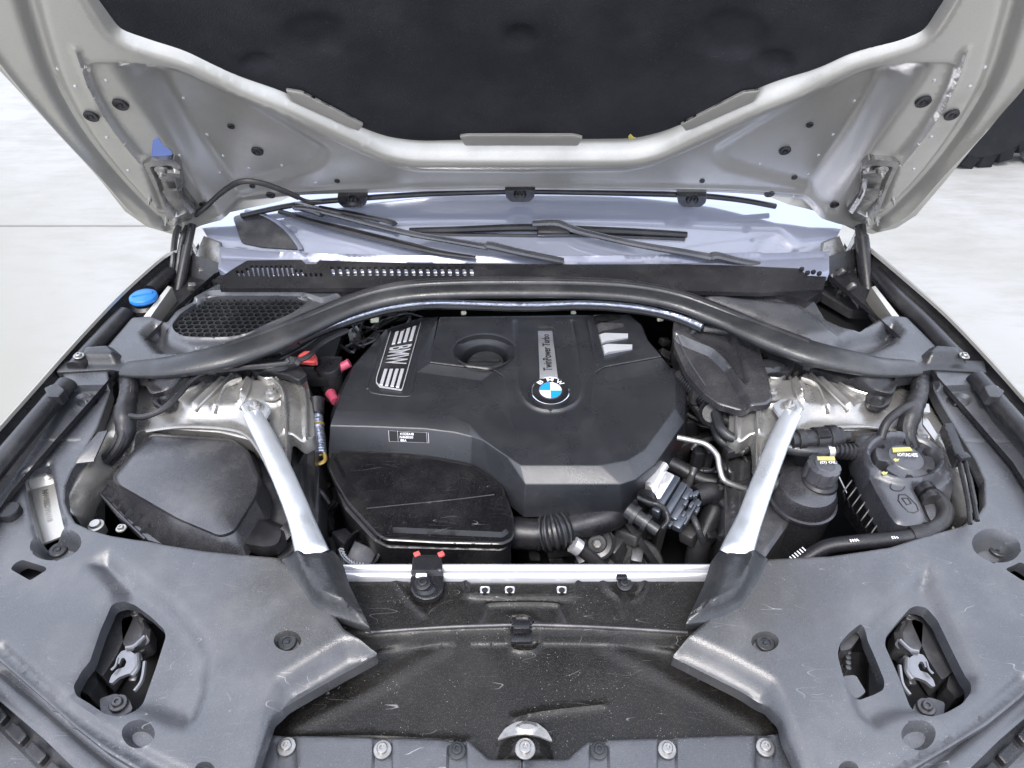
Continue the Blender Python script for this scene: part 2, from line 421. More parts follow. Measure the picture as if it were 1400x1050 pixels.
    def loft(s, rings, N=48, cap=True, r=0.0, bottom=False):
        """rings: list of (px polygon, z) ; resampled by angle around the ring centre"""
        vs_, fs_ = [], []
        base = None
        for ring in rings:
            poly, z = ring[0], ring[1]
            q = [P(p[0], p[1], z) if len(p) == 2 else P(*p) for p in poly]
            q = rnd(q, ring[2] if len(ring) > 2 else r) if (r or len(ring) > 2) else q
            c = sum(q, Vector()) / len(q)
            if base is None: base = c
            ds = [0.0]
            for i in range(len(q)): ds.append(ds[-1] + (q[(i + 1) % len(q)] - q[i]).length)
            # start at the point whose direction from the centre is +x
            ang = [abs(math.atan2(p.y - c.y, p.x - c.x)) for p in q]; s0 = ds[ang.index(min(ang))]
            qq = q + [q[0]]; ar = np.array([tuple(p) for p in qq])
            for k in range(N):
                t = (s0 + ds[-1] * k / N) % ds[-1]
                vs_.append(Vector([np.interp(t, ds, ar[:, j]) for j in range(3)]))
        for i in range(len(rings) - 1):
            for k in range(N):
                a, b = i * N + k, i * N + (k + 1) % N
                fs_.append((a, b, b + N, a + N))
        n = len(rings)
        if cap: fs_.append(tuple(range((n - 1) * N, n * N)))
        return s.add(vs_, fs_)
    def loft2(s, rings, r=0.01):
        """rings with the same number of corners, joined corner to corner"""
        vs_ = []; N = None
        for poly, z in rings:
            q = rnd([P(p[0], p[1], z) for p in poly], r); N = len(q); vs_ += q
        n = len(rings)
        fs_ = [(i * N + k, i * N + (k + 1) % N, (i + 1) * N + (k + 1) % N, (i + 1) * N + k) for i in range(n - 1) for k in range(N)] + [tuple(range((n - 1) * N, n * N))]
        return s.add(vs_, fs_)
    def prism(s, top, d, cham=0.0):
        """3D polygon top, extruded by vector d; chamfer shrinks the top ring"""
        top = [Vector(p) for p in top]; d = Vector(d); n = len(top)
        if cham:
            c = sum(top, Vector()) / n
            k = cham; inner = [p + (c - p).normalized() * k for p in top]; rim = [p + d.normalized() * k * 0.7 for p in top]
            vs_ = inner + rim + [p + d for p in top]; R_ = 3
        else: vs_ = top + [p + d for p in top]; R_ = 2
        fs_ = [tuple(range(n))]
        for i in range(R_ - 1):
            for k in range(n):
                a, b = i * n + k, i * n + (k + 1) % n
                fs_.append((a, a + n, b + n, b))
        fs_.append(tuple(range((R_ - 1) * n, R_ * n))[::-1])
        return s.add(vs_, fs_)
    def box(s, c, size, rot=(0, 0, 0), cham=0.0):
        from mathutils import Euler
        m = Euler(rot).to_matrix(); c = Vector(c); x, y, z = (k / 2 for k in size)
        if not cham: cham = min(size) * 0.12
        k = cham
        bm = bmesh.new(); bmesh.ops.create_cube(bm, size=1.0)
        for v in bm.verts: v.co = Vector((v.co.x * size[0], v.co.y * size[1], v.co.z * size[2]))
        bmesh.ops.bevel(bm, geom=bm.edges[:], offset=k, segments=2, affect='EDGES', profile=0.5)
        bm.verts.index_update()
        vs_ = [c + m @ v.co for v in bm.verts]; fs_ = [tuple(v.index for v in f.verts) for f in bm.faces]; bm.free()
        return s.add(vs_, fs_)
    def build(s, name, material, parent=None, bevel=0.0, angle=35, kind=None, label=None, bang=30, fixn=False):
        me = bpy.data.meshes.new(name); me.from_pydata(s.v, [], s.f)
        mats = material if isinstance(material, (list, tuple)) else [material]
        for m_ in mats: me.materials.append(M[m_])
        if len(mats) > 1: me.polygons.foreach_set('material_index', s.mi)
        bm = bmesh.new(); bm.from_mesh(me)
        bmesh.ops.remove_doubles(bm, verts=bm.verts, dist=1e-6)
        if fixn: bmesh.ops.recalc_face_normals(bm, faces=bm.faces)
        if bevel:
            es = [e for e in bm.edges if len(e.link_faces) == 2 and e.calc_face_angle(0) > R(bang)]
            if es: bmesh.ops.bevel(bm, geom=es, offset=bevel, segments=3, affect='EDGES', profile=0.5, clamp_overlap=True)
        bm.to_mesh(me); bm.free()
        me.shade_smooth(); me.set_sharp_from_angle(angle=R(angle)); me.update()
        o = bpy.data.objects.new(name, me); C.objects.link(o)
        if parent: o.parent = parent
        if kind: o['kind'] = kind
        if label: o['label'] = label
        return o
def text_quad(txt, quad, lift=0.0, depth=0.0006, flip=False, bold=0.012):
    """mesh lettering stretched onto the world quad (top-left, top-right, bottom-right, bottom-left)"""
    cu = bpy.data.curves.new('lettering', 'FONT'); cu.body = txt; cu.extrude = 0.0; cu.offset = bold; cu.resolution_u = 3
    ob = bpy.data.objects.new('lettering_tmp', cu); C.objects.link(ob)
    dg = bpy.context.evaluated_depsgraph_get(); me = bpy.data.meshes.new_from_object(ob.evaluated_get(dg))
    xs = [v.co.x for v in me.vertices]; ys = [v.co.y for v in me.vertices]; x0, x1, y0, y1 = min(xs), max(xs), min(ys), max(ys)
    a, b, c, d = (Vector(q) for q in quad); n = (b - a).cross(d - a).normalized()
    if n.z < 0 and not flip: n = -n
    mb = MB(); vs_ = []
    for v in me.vertices:
        u = (v.co.x - x0) / (x1 - x0); t = (y1 - v.co.y) / (y1 - y0)
        vs_.append((a * (1 - u) + b * u) * (1 - t) + (d * (1 - u) + c * u) * t + n * (lift + depth))
    fs_ = [tuple(p.vertices) for p in me.polygons]
    mb.add(vs_, fs_)
    bpy.data.objects.remove(ob); bpy.data.meshes.remove(me); bpy.data.curves.remove(cu)
    return mb
def copy(o, loc=None, rot=None, parent=None, scale=None):
    c = o.copy(); C.objects.link(c); c.parent = parent or o.parent
    if loc is not None: c.location = loc
    if rot is not None: c.rotation_euler = rot
    if scale is not None: c.scale = scale
    return c
def struct(o): o['kind'] = 'structure'; return o
def thing(name, label, cat, loc=(0, 0, 0), group=None):
    o = bpy.data.objects.new(name, None); C.objects.link(o); o.location = loc; o.empty_display_size = 0.1
    o['label'] = label; o['category'] = cat
    if group: o['group'] = group
    return o

# ================================================================== SETTING
g = MB(); g.add([(-120, -120, 0), (120, -120, 0), (120, 120, 0), (-120, 120, 0)], [(0, 1, 2, 3)])
struct(g.build('ground', 'concrete'))

car = thing('car', 'silver beige car with its bonnet raised over the open engine bay', 'car', (0, 0, 0))

# shared screws and plugs, modelled about the origin
def proto_screw():
    m = MB(); m.lathe([(0.0125, 0), (0.0125, 0.002), (0.0115, 0.003), (0.0075, 0.0032), (0.0072, 0.007), (0.006, 0.0082), (0.0033, 0.0082), (0.0030, 0.0052), (0.0, 0.005)], (0, 0, 0), seg=18); return m
def proto_plug(r=0.013):
    m = MB(); m.lathe([(r, -0.002), (r, 0.002), (r * 0.9, 0.0032), (r * 0.55, 0.0025), (r * 0.5, 0.0012), (r * 0.3, 0.0012), (r * 0.25, 0.003), (0, 0.0033)], (0, 0, 0), seg=20); return m
_first = {}
def place(kind, builder, material, parent, loc, rot=(0, 0, 0), scale=(1, 1, 1), label=None):
    if (kind, material) not in _first:
        _first[(kind, material)] = builder().build(kind, material, parent)
        o = _first[(kind, material)]
    else: o = copy(_first[(kind, material)], parent=parent)
    o.location = loc; o.rotation_euler = rot; o.scale = scale
    if label: o['label'] = label
    return o

# ================================================================== BONNET
BA = R(60)
Bm = Matrix(((1, 0, 0, 0), (0, -math.cos(BA), -math.sin(BA), 0.44), (0, math.sin(BA), -math.cos(BA), 1.0), (0, 0, 0, 1)))
B = Frame(Bm)
brot = Bm.to_euler()
outl = [(235, 320), (262, 317), (300, 306), (336, 303), (403, 296), (470, 294), (590, 291), (711, 289), (840, 290), (946, 292), (1000, 293), (1060, 297), (1125, 304), (1150, 312), (1192, 320),
        (1225, 312), (1252, 295), (1292, 248), (1333, 198), (1366, 154), (1400, 117), (1440, 50), (1470, -30), (1490, -150), (1480, -300), (1420, -400), (1200, -450), (713, -470), (226, -450), (6, -400), (-70, -300), (-75, -150), (-52, -40), (-25, 50), (0, 97), (40, 140), (84, 188), (134, 242), (171, 289), (201, 310)]
chan_l = [(30, -120), (30, -40), (38, 0), (52, 50), (75, 115), (113, 183), (160, 243), (205, 290), (232, 312)]
chan_r = [(1396, -120), (1396, -40), (1388, 0), (1374, 50), (1352, 115), (1312, 183), (1266, 243), (1220, 290), (1194, 312)]
ins_edge = [(150, 60), (205, 78), (250, 90), (288, 108), (330, 130), (388, 152), (470, 190), (520, 215), (560, 224), (713, 225), (870, 224), (908, 215), (955, 190), (1040, 152), (1100, 125), (1140, 105), (1175, 92), (1225, 78), (1290, 66), (1345, 45)]
mat_edge = [(48, -20), (50, 8), (60, 22), (90, 40), (130, 53), (200, 62), (250, 72), (290, 92), (330, 108), (388, 128), (440, 152), (497, 178), (530, 190), (570, 194), (625, 192), (713, 192), (800, 192), (870, 193), (905, 184), (932, 172), (1000, 140), (1064, 114), (1118, 96), (1165, 72), (1225, 60), (1292, 54), (1333, 40), (1373, 17), (1383, -10)]
up_l = [(1390, -120), (1370, -300), (1200, -380), (713, -400), (226, -380), (56, -300), (36, -120)]
rear_l = [(108, 84), (190, 86), (245, 94), (300, 122), (388, 160), (470, 200), (520, 222), (560, 231), (713, 232), (866, 231), (905, 222), (955, 200), (1040, 160), (1130, 120), (1180, 94), (1240, 84), (1315, 78), (1300, 140), (1262, 200), (1232, 222), (1205, 300), (1170, 330), (713, 290), (250, 330), (225, 300), (196, 226), (155, 178), (125, 130)]
_h = [p for p in rear_l if p[0] <= 713]; _i0 = [p for p in rear_l if p[0] < 713]
rear_l = [(108, 84), (190, 86), (245, 94), (300, 122), (388, 160), (470, 200), (520, 222), (560, 231), (713, 232)] ; rear_l = rear_l + mir(rear_l[:-1]) + mir([(713, 340), (250, 350), (225, 320), (196, 226), (155, 178), (125, 130)][1:]) [:: 1] + [(713, 340)] + [(250, 350), (225, 320), (196, 226), (155, 178), (125, 130)]
ins_edge = ins_edge[:10] + mir(ins_edge[:9])
tri_l = [(192, 90), (204, 118), (236, 122), (300, 150), (360, 182), (455, 236), (440, 262), (330, 290), (278, 305), (262, 270), (232, 205), (206, 150)]
tri_r = mir(tri_l)
holes_px = [(316, 172, 8, 5), (461, 247, 7, 4), (345, 254, 6, 4), (1107, 170, 8, 5), (960, 247, 7, 4), (1086, 242, 7, 4), (125, 170, 2.5, 1.5)]
def _loc(pl): return [(p.x, p.y) for p in (B.hit(x, y, 0.0) for x, y in pl)]
_ridge = _loc(sorted(ins_edge)); _rear = _loc(rear_l); _out = _loc(outl)
def pan_tilt(p):
    vr = np.interp(p[:, 0], [q[0] for q in _ridge], [q[1] for q in _ridge]); d, i = sdist(p, _rear); d2, _ = sdist(p, _out); t = np.where(i, np.clip(d / 0.03, 0, 1), 0)
    wx = np.clip((0.70 - np.abs(p[:, 0])) / 0.055, 0, 1); wx = wx * wx * (3 - 2 * wx)
    return -0.48 * np.clip(vr - p[:, 1], 0, 0.10) * t * t * (3 - 2 * t) * wx
m = MB()
m.relief(outl, z=0.0, frame=B, res=0.0065, skirt=0.012, fr=0.03, r=0.05, feats=[
    (ins_edge + up_l, -0.034, 0.034), (rear_l, -0.010, 0.014), ('fn', pan_tilt), (tri_l, -0.009, 0.030), (tri_r, -0.009, 0.030),
    ('line', chan_l, -0.016, 0.024), ('line', chan_r, -0.016, 0.024),
    ('line', [(104, 66), (116, 100), (126, 126), (155, 175), (196, 226)], 0.006, 0.006), ('line', mir([(104, 66), (116, 100), (126, 126), (155, 175), (196, 226)]), 0.006, 0.006),
    ('line', [(-30, 40), (18, 105), (80, 178), (140, 242), (185, 292), (222, 312)], 0.006, 0.009), ('line', [(1450, 40), (1408, 105), (1346, 178), (1286, 242), (1241, 292), (1204, 312)], 0.006, 0.009),
    ('line', [(300, 300), (403, 290), (560, 285), (713, 283), (870, 285), (1020, 288), (1120, 296)], 0.004, 0.010)])
bonnet = m.build('bonnet', 'silver_paint', car, angle=50); bzf = m.zf
# outer skin above the inner panel: closes the bonnet from outside
m = MB(); m.relief([(p[0], p[1]) for p in outl], z=-0.014, frame=B, res=0.03, skirt=0.003, feats=[('fn', lambda p: -0.10 * (1 - np.clip(np.abs(p[:, 0]) / 0.80, 0, 1) ** 6) * np.clip(p[:, 1] / 0.05, 0.5, 1))])
m.build('outer_skin', 'silver_paint', bonnet)
m = MB(); dimp = [(circ(712, 50, 26, 18), -0.013, 0.018), (circ(350, 85, 26, 14), -0.009, 0.014), (circ(430, 45, 55, 35), -0.009, 0.03), (circ(1000, 45, 60, 42), -0.010, 0.03), (circ(1060, 85, 30, 20), -0.009, 0.015), (circ(75, 14, 16, 9), -0.008, 0.008), (circ(1355, 10, 14, 9), -0.008, 0.008),
    (circ(520, -60, 90, 30), -0.008, 0.03), (circ(900, -60, 90, 30), -0.008, 0.03), ('line', [(350, -40), (480, 20), (560, 90), (560, 170)], 0.003, 0.05), ('line', [(1080, -40), (950, 20), (870, 90), (870, 170)], 0.003, 0.05)]
def lump(p):
    x, y = p[:, 0], p[:, 1]
    return 0.0014 * (np.sin(x * 23 + 1.3 * np.sin(y * 17)) + np.sin(y * 31 + x * 9))
m.relief(mat_edge + up_l, z=-0.016, frame=B, res=0.009, skirt=0.012, r=0.03, feats=dimp + [('fn', lump)], edge=0.007)
m.build('insulation_mat', 'felt', bonnet, angle=60)
for quad in ([(390, 123), (413, 127), (497, 171), (490, 180), (400, 140)], [(628, 187), (640, 185), (784, 185), (797, 188), (790, 200), (636, 200)], [(1039, 124), (1016, 127), (930, 171), (938, 180), (1030, 140)]):
    m = MB(); m.relief(quad, z=-0.008, frame=B, res=0.006, skirt=0.004, r=0.004, edge=0.002)
    m.build('retaining_tab', 'silver_paint', bonnet)
def bloc(px, py, z): return B.w(B.hit(px, py, z))
for (x, y, z, s) in [(165, 142, -0.024, 1.05), (125, 158, -0.006, 1.0), (352, 206, -0.042, 0.95), (279, 279, -0.040, 0.8), (370, 266, -0.038, 0.8), (1262, 138, -0.024, 1.05), (1301, 156, -0.006, 1.0), (1073, 205, -0.042, 0.95), (1052, 264, -0.034, 0.9), (1141, 279, -0.040, 0.8), (316, 172, -0.046, 0.55), (345, 254, -0.042, 0.5), (461, 247, -0.028, 0.45), (1107, 170, -0.046, 0.55), (960, 247, -0.028, 0.45), (1086, 242, -0.045, 0.5)]:
    p_ = B.hit(x, y, bzf); place('hole_plug', proto_plug, 'black_plastic', bonnet, B.w((p_.x, p_.y, p_.z + 0.0015)), brot, (s, s, s))
for (x, y) in [(145, 110), (103, 118), (79, 94), (251, 134), (283, 184), (305, 213), (245, 213), (385, 226), (432, 250), (146, 188), (175, 233), (340, 230), (1168, 138), (1139, 184), (1119, 212), (1105, 238), (1039, 224), (1085, 268), (1277, 110), (1326, 118), (1346, 92), (1273, 187), (1249, 231), (300, 236)]:
    p_ = B.hit(x, y, bzf)
    place('locating_pin', lambda: MB().lathe([(0.004, -0.004), (0.0036, 0.0012), (0.0018, 0.0022), (0, 0.0022)], (0, 0, 0), seg=8), 'rail_metal', bonnet, B.w(p_), brot, (0.9, 0.9, 0.9))
# rear rubber seal and the three striker clips
m = MB(); pts = [(330, 298), (403, 283), (482, 275), (590, 268), (711, 265), (840, 267), (946, 270), (1010, 276), (1060, 285)]
m.tube([B.w(B.hit(x, y - 3, lambda a, b: bzf(a, b) - 0.002)) for x, y in pts], 0.0065, seg=10)
m.build('rear_seal', 'hose_rubber', bonnet)
for (x, y) in [(482, 277), (711, 269), (946, 276)]:
    m = MB(); m.relief([(x - 21, y - 9), (x + 21, y - 9), (x + 19, y + 2), (x + 12, y + 8), (x - 12, y + 8), (x - 19, y + 2)], z=lambda a, b: bzf(a, b) + 0.010, frame=B, res=0.008, skirt=0.02, r=0.006, edge=0.003, feats=[((circ(x, y - 3, 9, 7)), -0.008, 0.005)])
    for k in (-5, 0, 5): m.box(B.w(B.hit(x + k, y - 4, lambda a, b: bzf(a, b) + 0.012)), (0.003, 0.012, 0.008), brot, 0.0006)
    m.build('catch_clip', 'black_plastic', bonnet)
# blue protective patch
m = MB(); m.relief([(209, 192), (216, 188), (222, 198), (234, 206), (238, 222), (206, 220)], z=lambda x, y: bzf(x, y) + 0.001, frame=B, res=0.01, skirt=0.001); m.build('tape_patch', 'blue_tape', bonnet)
# cable along bonnet rear (washer hose)
def hinge(mx):
    f = lambda x: (2 * PPX - x) if mx else x
    q = lambda pts: [(f(a), b) for a, b in (pts if not mx else pts[::-1])]
    m = MB()
    # bonnet leaf with turned edges
    m.relief(q([(196, 224), (206, 220), (238, 218), (247, 228), (252, 262), (268, 284), (262, 300), (244, 306), (228, 300), (214, 262)]), z=0.002, frame=B, res=0.0035, skirt=0.014, r=0.004,
             feats=[(q([(204, 228), (236, 226), (244, 262), (256, 290), (240, 298), (226, 284), (214, 250)]), -0.010, 0.006), ('line', q([(240, 232), (246, 262), (262, 288)]), 0.010, 0.006)])
    m.relief(q([(222, 262), (248, 260), (253, 272), (230, 275)]), z=0.008, frame=B, res=0.008, skirt=0.006, r=0.002)
    m.relief(q([(228, 236), (246, 238), (246, 244), (228, 243)]), z=0.012, frame=B, res=0.008, skirt=0.008, r=0.002)
    # swan neck arm reaching down into the wing
    for off in (0, 9):
        pts = [(238 + off, 292, 1.02), (240 + off, 306, 0.99), (250 + off, 330, 0.96), (262 + off, 355, 0.93), (258 + off, 380, 0.91), (270 + off, 402, 0.90)]
        m.tube([P(f(a), b, c) for a, b, c in pts], 0.0065, seg=8, flat=2.0)
    h = m.build('hinge', 'hinge_metal', car, angle=40, bevel=0)
    b = MB()
    for (x, y, r) in [(222, 232, 0.010), (240, 298, 0.008), (205, 270, 0.006), (228, 298, 0.006)]:
        c = bloc(f(x), y, -0.004); b.lathe([(r * 1.5, 0), (r * 1.5, 0.003), (r * 0.9, 0.003), (r * 0.85, 0.011), (r * 0.45, 0.0115), (r * 0.4, 0.02), (0, 0.02)], c, axis=(0, -math.sin(BA), -math.cos(BA)), seg=12)
        b.build('hinge_bolt', 'bolt_metal', h); b = MB()
    m = MB()   # wing side bracket
    for (pts, r) in (([(270, 350, 0.93), (262, 372, 0.91), (254, 390, 0.89), (240, 400, 0.88)], 0.004), ([(286, 345, 0.94), (276, 362, 0.92), (268, 385, 0.9), (258, 398, 0.88), (250, 412, 0.87)], 0.004), ([(292, 330, 0.96), (284, 352, 0.94), (290, 380, 0.92), (280, 395, 0.90)], 0.005)):
        m.tube([P(f(a), b_, c) for a, b_, c in pts], r, seg=6)
    m.prism([P(f(a), b_, c) for a, b_, c in ((278, 322, .98), (300, 330, .98), (304, 352, .96), (300, 392, .90), (268, 400, .88), (262, 360, .93))], (0, 0.03, -0.03), 0.003)
    for (x, y) in ((284, 345), (276, 372), (262, 392), (290, 362)): m.box(P(f(x), y, 0.93), (0.016, 0.012, 0.02), (0.4, 0.3, 0.5), 0.003)
    m.build('hinge_bracket', 'hinge_metal', car, angle=30)
hinge(False); hinge(True)

# gas strut (right), strut and hose (left)
m = MB(); a, b = P(1175, 300, 1.015), P(1187, 408, 0.895)
m.tube([a, a.lerp(b, 0.22)], 0.0125, seg=14, smooth=False); m.tube([a.lerp(b, 0.22), b], 0.0158, seg=16, smooth=False)
for k in range(7): m.tube([a.lerp(b, 0.26 + k * 0.02), a.lerp(b, 0.27 + k * 0.02)], 0.0164, seg=16, smooth=False)
gs = m.build('gas_strut', 'black_plastic', car)
m = MB(); m.tube([b, P(1189, 424, 0.88)], 0.004, seg=8, smooth=False); m.lathe([(0.009, -0.006), (0.009, 0.006)], a, axis=(1, 0, 0), seg=12); m.build('piston_rod', 'bolt_metal', gs)
m = MB(); a, b = P(264, 302, 1.015), P(240, 420, 0.885)
m.tube([a, a.lerp(b, 0.3)], 0.009, seg=12, smooth=False); m.tube([a.lerp(b, 0.3), b], 0.0115, seg=14, smooth=False)
gs = m.build('gas_strut', 'black_plastic', car, label='gas strut behind the washer hose')
m = MB(); m.tube([b, P(238, 436, 0.87)], 0.004, seg=8, smooth=False); m.build('piston_rod', 'bolt_metal', gs)
m = MB(); pts = [(238, 430, 0.885), (238, 400, 0.9), (244, 360, 0.95), (250, 325, 0.99), (262, 300, 1.02)]
pw = [P(*p) for p in pts] + [bloc(x, y, 0.012) for x, y in ((285, 280), (310, 258), (332, 248), (360, 251), (390, 262), (408, 270))]
m.tube(pw, 0.0062, seg=10, n=8); m.tube([bloc(404, 268, 0.012), bloc(420, 275, 0.008), bloc(440, 276, 0.004)], 0.004, seg=8)
m.build('washer_hose', 'hose_rubber', car)
m = MB(); m.tube([P(*p) for p in [(232, 432, 0.885), (231, 396, 0.9), (236, 360, 0.95), (240, 322, 0.99), (250, 300, 1.01)]], 0.007, seg=9); m.build('wiring_sleeve', 'rubber', car)

# ================================================================== WINDSCREEN, COWL, WIPERS
WA = R(27); y0w, z0w = 0.365, 0.985
def WS(x, y): return z0w + (y - (y0w + 0.10 * (x / 0.75) ** 2)) * math.tan(WA)
m = MB(); m.relief([(296, 345), (420, 347), (560, 350), (713, 352), (870, 350), (1010, 347), (1134, 345), (1180, 250), (1150, 160), (713, 130), (276, 160), (240, 250)], z=WS, res=0.02, skirt=0.005)
ws = m.build('windscreen', 'glass', car)
m = MB(); m.relief([(318, 296), (345, 290), (378, 302), (402, 325), (410, 341), (360, 338), (330, 332)], z=lambda x, y: WS(x, y) + 0.004, res=0.01, skirt=0.002, r=0.01)  # dark sheet laid on the glass, standing in for a reflection in it
m.build('reflection_patch', 'dark_metal', ws)
m = MB(); m.tube([P(x, y, lambda a, b: WS(a, b) + 0.006) for x, y in ((336, 288), (362, 294), (390, 312), (408, 334), (411, 342))], 0.006, seg=8, flat=0.5); m.build('reflection_edge', 'glass_band', ws)  # pale strip added as the light border of the imitated reflection
def CB(x, y): return 0.972 + 0.30 * (y - 0.33)
m = MB(); m.relief([(300, 336), (360, 342), (440, 346), (560, 349), (713, 350), (870, 349), (1010, 346), (1134, 342), (1134, 372), (1090, 378), (940, 376), (713, 374), (500, 372), (320, 380), (298, 366)], z=CB, res=0.012, skirt=0.02, edge=0.004,
   feats=[('line', [(380, 347), (500, 351), (713, 353), (900, 351), (1040, 347)], 0.005, 0.008), ('line', [(300, 352), (420, 356), (713, 360), (1000, 356), (1130, 350)], -0.004, 0.008)])
m.build('cowl_upper_trim', 'glass_band', car, angle=50)
def CG(x, y): return 0.976 + 0.12 * (y - 0.33)
slots = []
xx = 322.0
for k in range(14):
    top = 369 if k < 2 else (366 if k == 2 else (363 if k < 12 else 368)); slots.append([(xx, top), (xx + 3.8, top), (xx + 6.2, 378), (xx + 2.4, 378)]); xx += 6.7
for k in range(4): slots.append([(xx, 373), (xx + 3.8, 373), (xx + 5, 378), (xx + 1.4, 378)]); xx += 6.9
xx = 451.0 - 10
for k in range(21):
    if k > 0: slots.append([(xx, 364.5), (xx + 5.5, 364.5), (xx + 7.2, 377), (xx + 1.7, 377)])
    xx += 10
m = MB(); m.relief([(306, 376), (321, 366), (338, 356), (412, 355), (418, 361), (432, 361), (437, 356), (560, 359.5), (713, 361), (800, 361.5), (930, 361), (1010, 363), (1093, 367), (1104, 377), (1128, 378), (1124, 396), (1040, 400), (713, 392), (420, 394), (300, 394)], holes=slots, z=CG, res=0.010, skirt=0.010, r=0.003)
cg = m.build('cowl_grille', 'black_plastic', car, angle=50)
m = MB(); m.relief([(310, 374), (330, 360), (640, 362), (660, 382), (310, 384)], z=lambda x, y: CG(x, y) - 0.014, res=0.03, skirt=0.002); m.build('mesh_backing', 'slat_blue', cg)
m = MB(); mk = [(1096, 368), (1104, 373), (1112, 372), (1120, 374)]
for (x, y) in mk: m.box(P(x, y, 0.985), (0.010, 0.008, 0.010), (0, 0, 0.5), 0.003)
m.build('drain_grille', 'black_plastic', cg)
# lower cowl front wall pieces
m = MB(); m.relief([(800, 376), (960, 383), (1040, 394), (1104, 412), (1126, 396), (1130, 378), (1090, 376), (960, 368), (800, 368)], z=0.955, res=0.01, skirt=0.03, r=0.004, feats=[('line', [(820, 378), (960, 386), (1040, 397), (1100, 412)], 0.006, 0.006)])
m.relief([(655, 384), (760, 384), (760, 377), (655, 377)], z=0.972, res=0.02, skirt=0.01)
m.relief([(290, 385), (330, 394), (430, 396), (480, 398), (520, 390), (640, 382), (640, 374), (300, 376)], z=0.955, res=0.015, skirt=0.02)
m.build('cowl_lower_wall', 'black_plastic', car)

def wz(h): return lambda a, b: WS(a, b) + h
m = MB(); pts = [(404, 284), (436, 288), (550, 317), (610, 328), (668, 338)]
m.tube([P(x, y, wz(0.035)) for x, y in pts], [0.009, 0.0085, 0.0085, 0.009, 0.010], seg=10, flat=0.7)
m.tube([P(x, y, wz(z_)) for x, y, z_ in ((666, 337, 0.036), (672, 336, 0.040), (710, 345, 0.036), (770, 357, 0.015))], [0.0105, 0.0115, 0.010, 0.009], seg=10, flat=0.8)
m.tube([P(x, y, wz(0.03)) for x, y in ((404, 281), (430, 287), (442, 292))], 0.014, seg=10, flat=0.6)
wa = m.build('wiper_arm', 'tank_plastic', car, label='left wiper arm')
m = MB(); m.tube([P(x, y, wz(0.018)) for x, y in ((382, 289), (440, 306), (553, 334), (600, 345), (650, 352))], [0.007, 0.011, 0.011, 0.008, 0.005], seg=8, flat=0.6)
m.tube([P(x, y, wz(0.022)) for x, y in ((436, 284), (480, 292), (530, 302), (540, 307))], 0.008, seg=8, flat=0.6)
m.build('wiper_blade', 'hose_rubber', wa)
m = MB(); m.tube([P(x, y, wz(h)) for x, y, h in ((728, 306, 0.02), (760, 305, 0.024), (776, 310, 0.028), (800, 318, 0.034), (870, 334, 0.034), (940, 346, 0.03), (972, 352, 0.03))], [0.010, 0.012, 0.010, 0.009, 0.009, 0.010, 0.011], seg=10, flat=0.8)
m.tube([P(x, y, wz(h)) for x, y, h in ((972, 352, 0.03), (980, 350, 0.034), (1010, 357, 0.03), (1060, 366, 0.015))], [0.012, 0.012, 0.010, 0.009], seg=10, flat=0.8)
wb = m.build('wiper_arm', 'tank_plastic', car, label='right wiper arm')
m = MB(); m.tube([P(x, y, wz(0.010)) for x, y in ((560, 315), (620, 314), (720, 311), (800, 314), (870, 317), (939, 321))], [0.007, 0.0085, 0.0095, 0.0095, 0.009, 0.008], seg=8, flat=0.9)
m.tube([P(x, y, wz(0.003)) for x, y in ((560, 320), (720, 322), (800, 322), (936, 327))], 0.004, seg=6)
m.box(P(757, 316, wz(0.016)), (0.075, 0.02, 0.016), (R(27), 0, 0), 0.004)
m.build('wiper_blade', 'hose_rubber', wb)

# bulkhead seal
sealp = [(172, 505, .918), (205, 504, .925), (245, 500, .935), (310, 487, .945), (375, 464, .950), (430, 440, .955), (490, 416, .965), (550, 402, .975), (620, 397, .98), (713, 396, .982), (800, 397, .98), (870, 402, .975), (930, 414, .965), (990, 436, .955), (1040, 457, .950), (1106, 482, .945), (1178, 498, .935), (1215, 503, .925), (1252, 503, .918)]
sw = [P(*p) for p in sealp]
m = MB(); m.tube(sw, [0.022, 0.027, 0.032, 0.036, 0.036, 0.031, 0.028, 0.027, 0.026, 0.026, 0.026, 0.027, 0.028, 0.031, 0.036, 0.036, 0.032, 0.027, 0.022], seg=20, n=8, flat=0.5)
m.tube([p + Vector((0, 0.010, 0.010)) for p in sw[2:17]], [0.006, 0.010, 0.010, 0.010, 0.006], seg=14, n=8)
bs = m.build('bulkhead_seal', 'rubber', car, angle=60)
m = MB(); m.tube([p + Vector((0, 0.012, 0.018)) for p in sw[3:16]], 0.0055, seg=8, n=8); m.build('seal_lip', 'hose_rubber', bs)
fo = [(408, 463), (440, 449), (490, 431), (540, 418), (600, 413), (713, 416), (800, 414), (868, 419), (920, 430), (960, 446)]
m = MB(); m.tube([P(x, y, .945) for x, y in fo], 0.0055, seg=10, n=8); m.build('foil_edge', 'foil', bs)
m = MB(); m.tube([P(x, y + 5, .925) for x, y in fo], 0.008, seg=8, n=6)
m.tube([P(x, y, z_) for x, y, z_ in ((240, 516, .905), (262, 512, .905), (310, 505, .90), (360, 499, .90), (408, 478, .90), (440, 456, .90))], 0.005, seg=8)
m.build('seal_channel', 'black_plastic', bs)
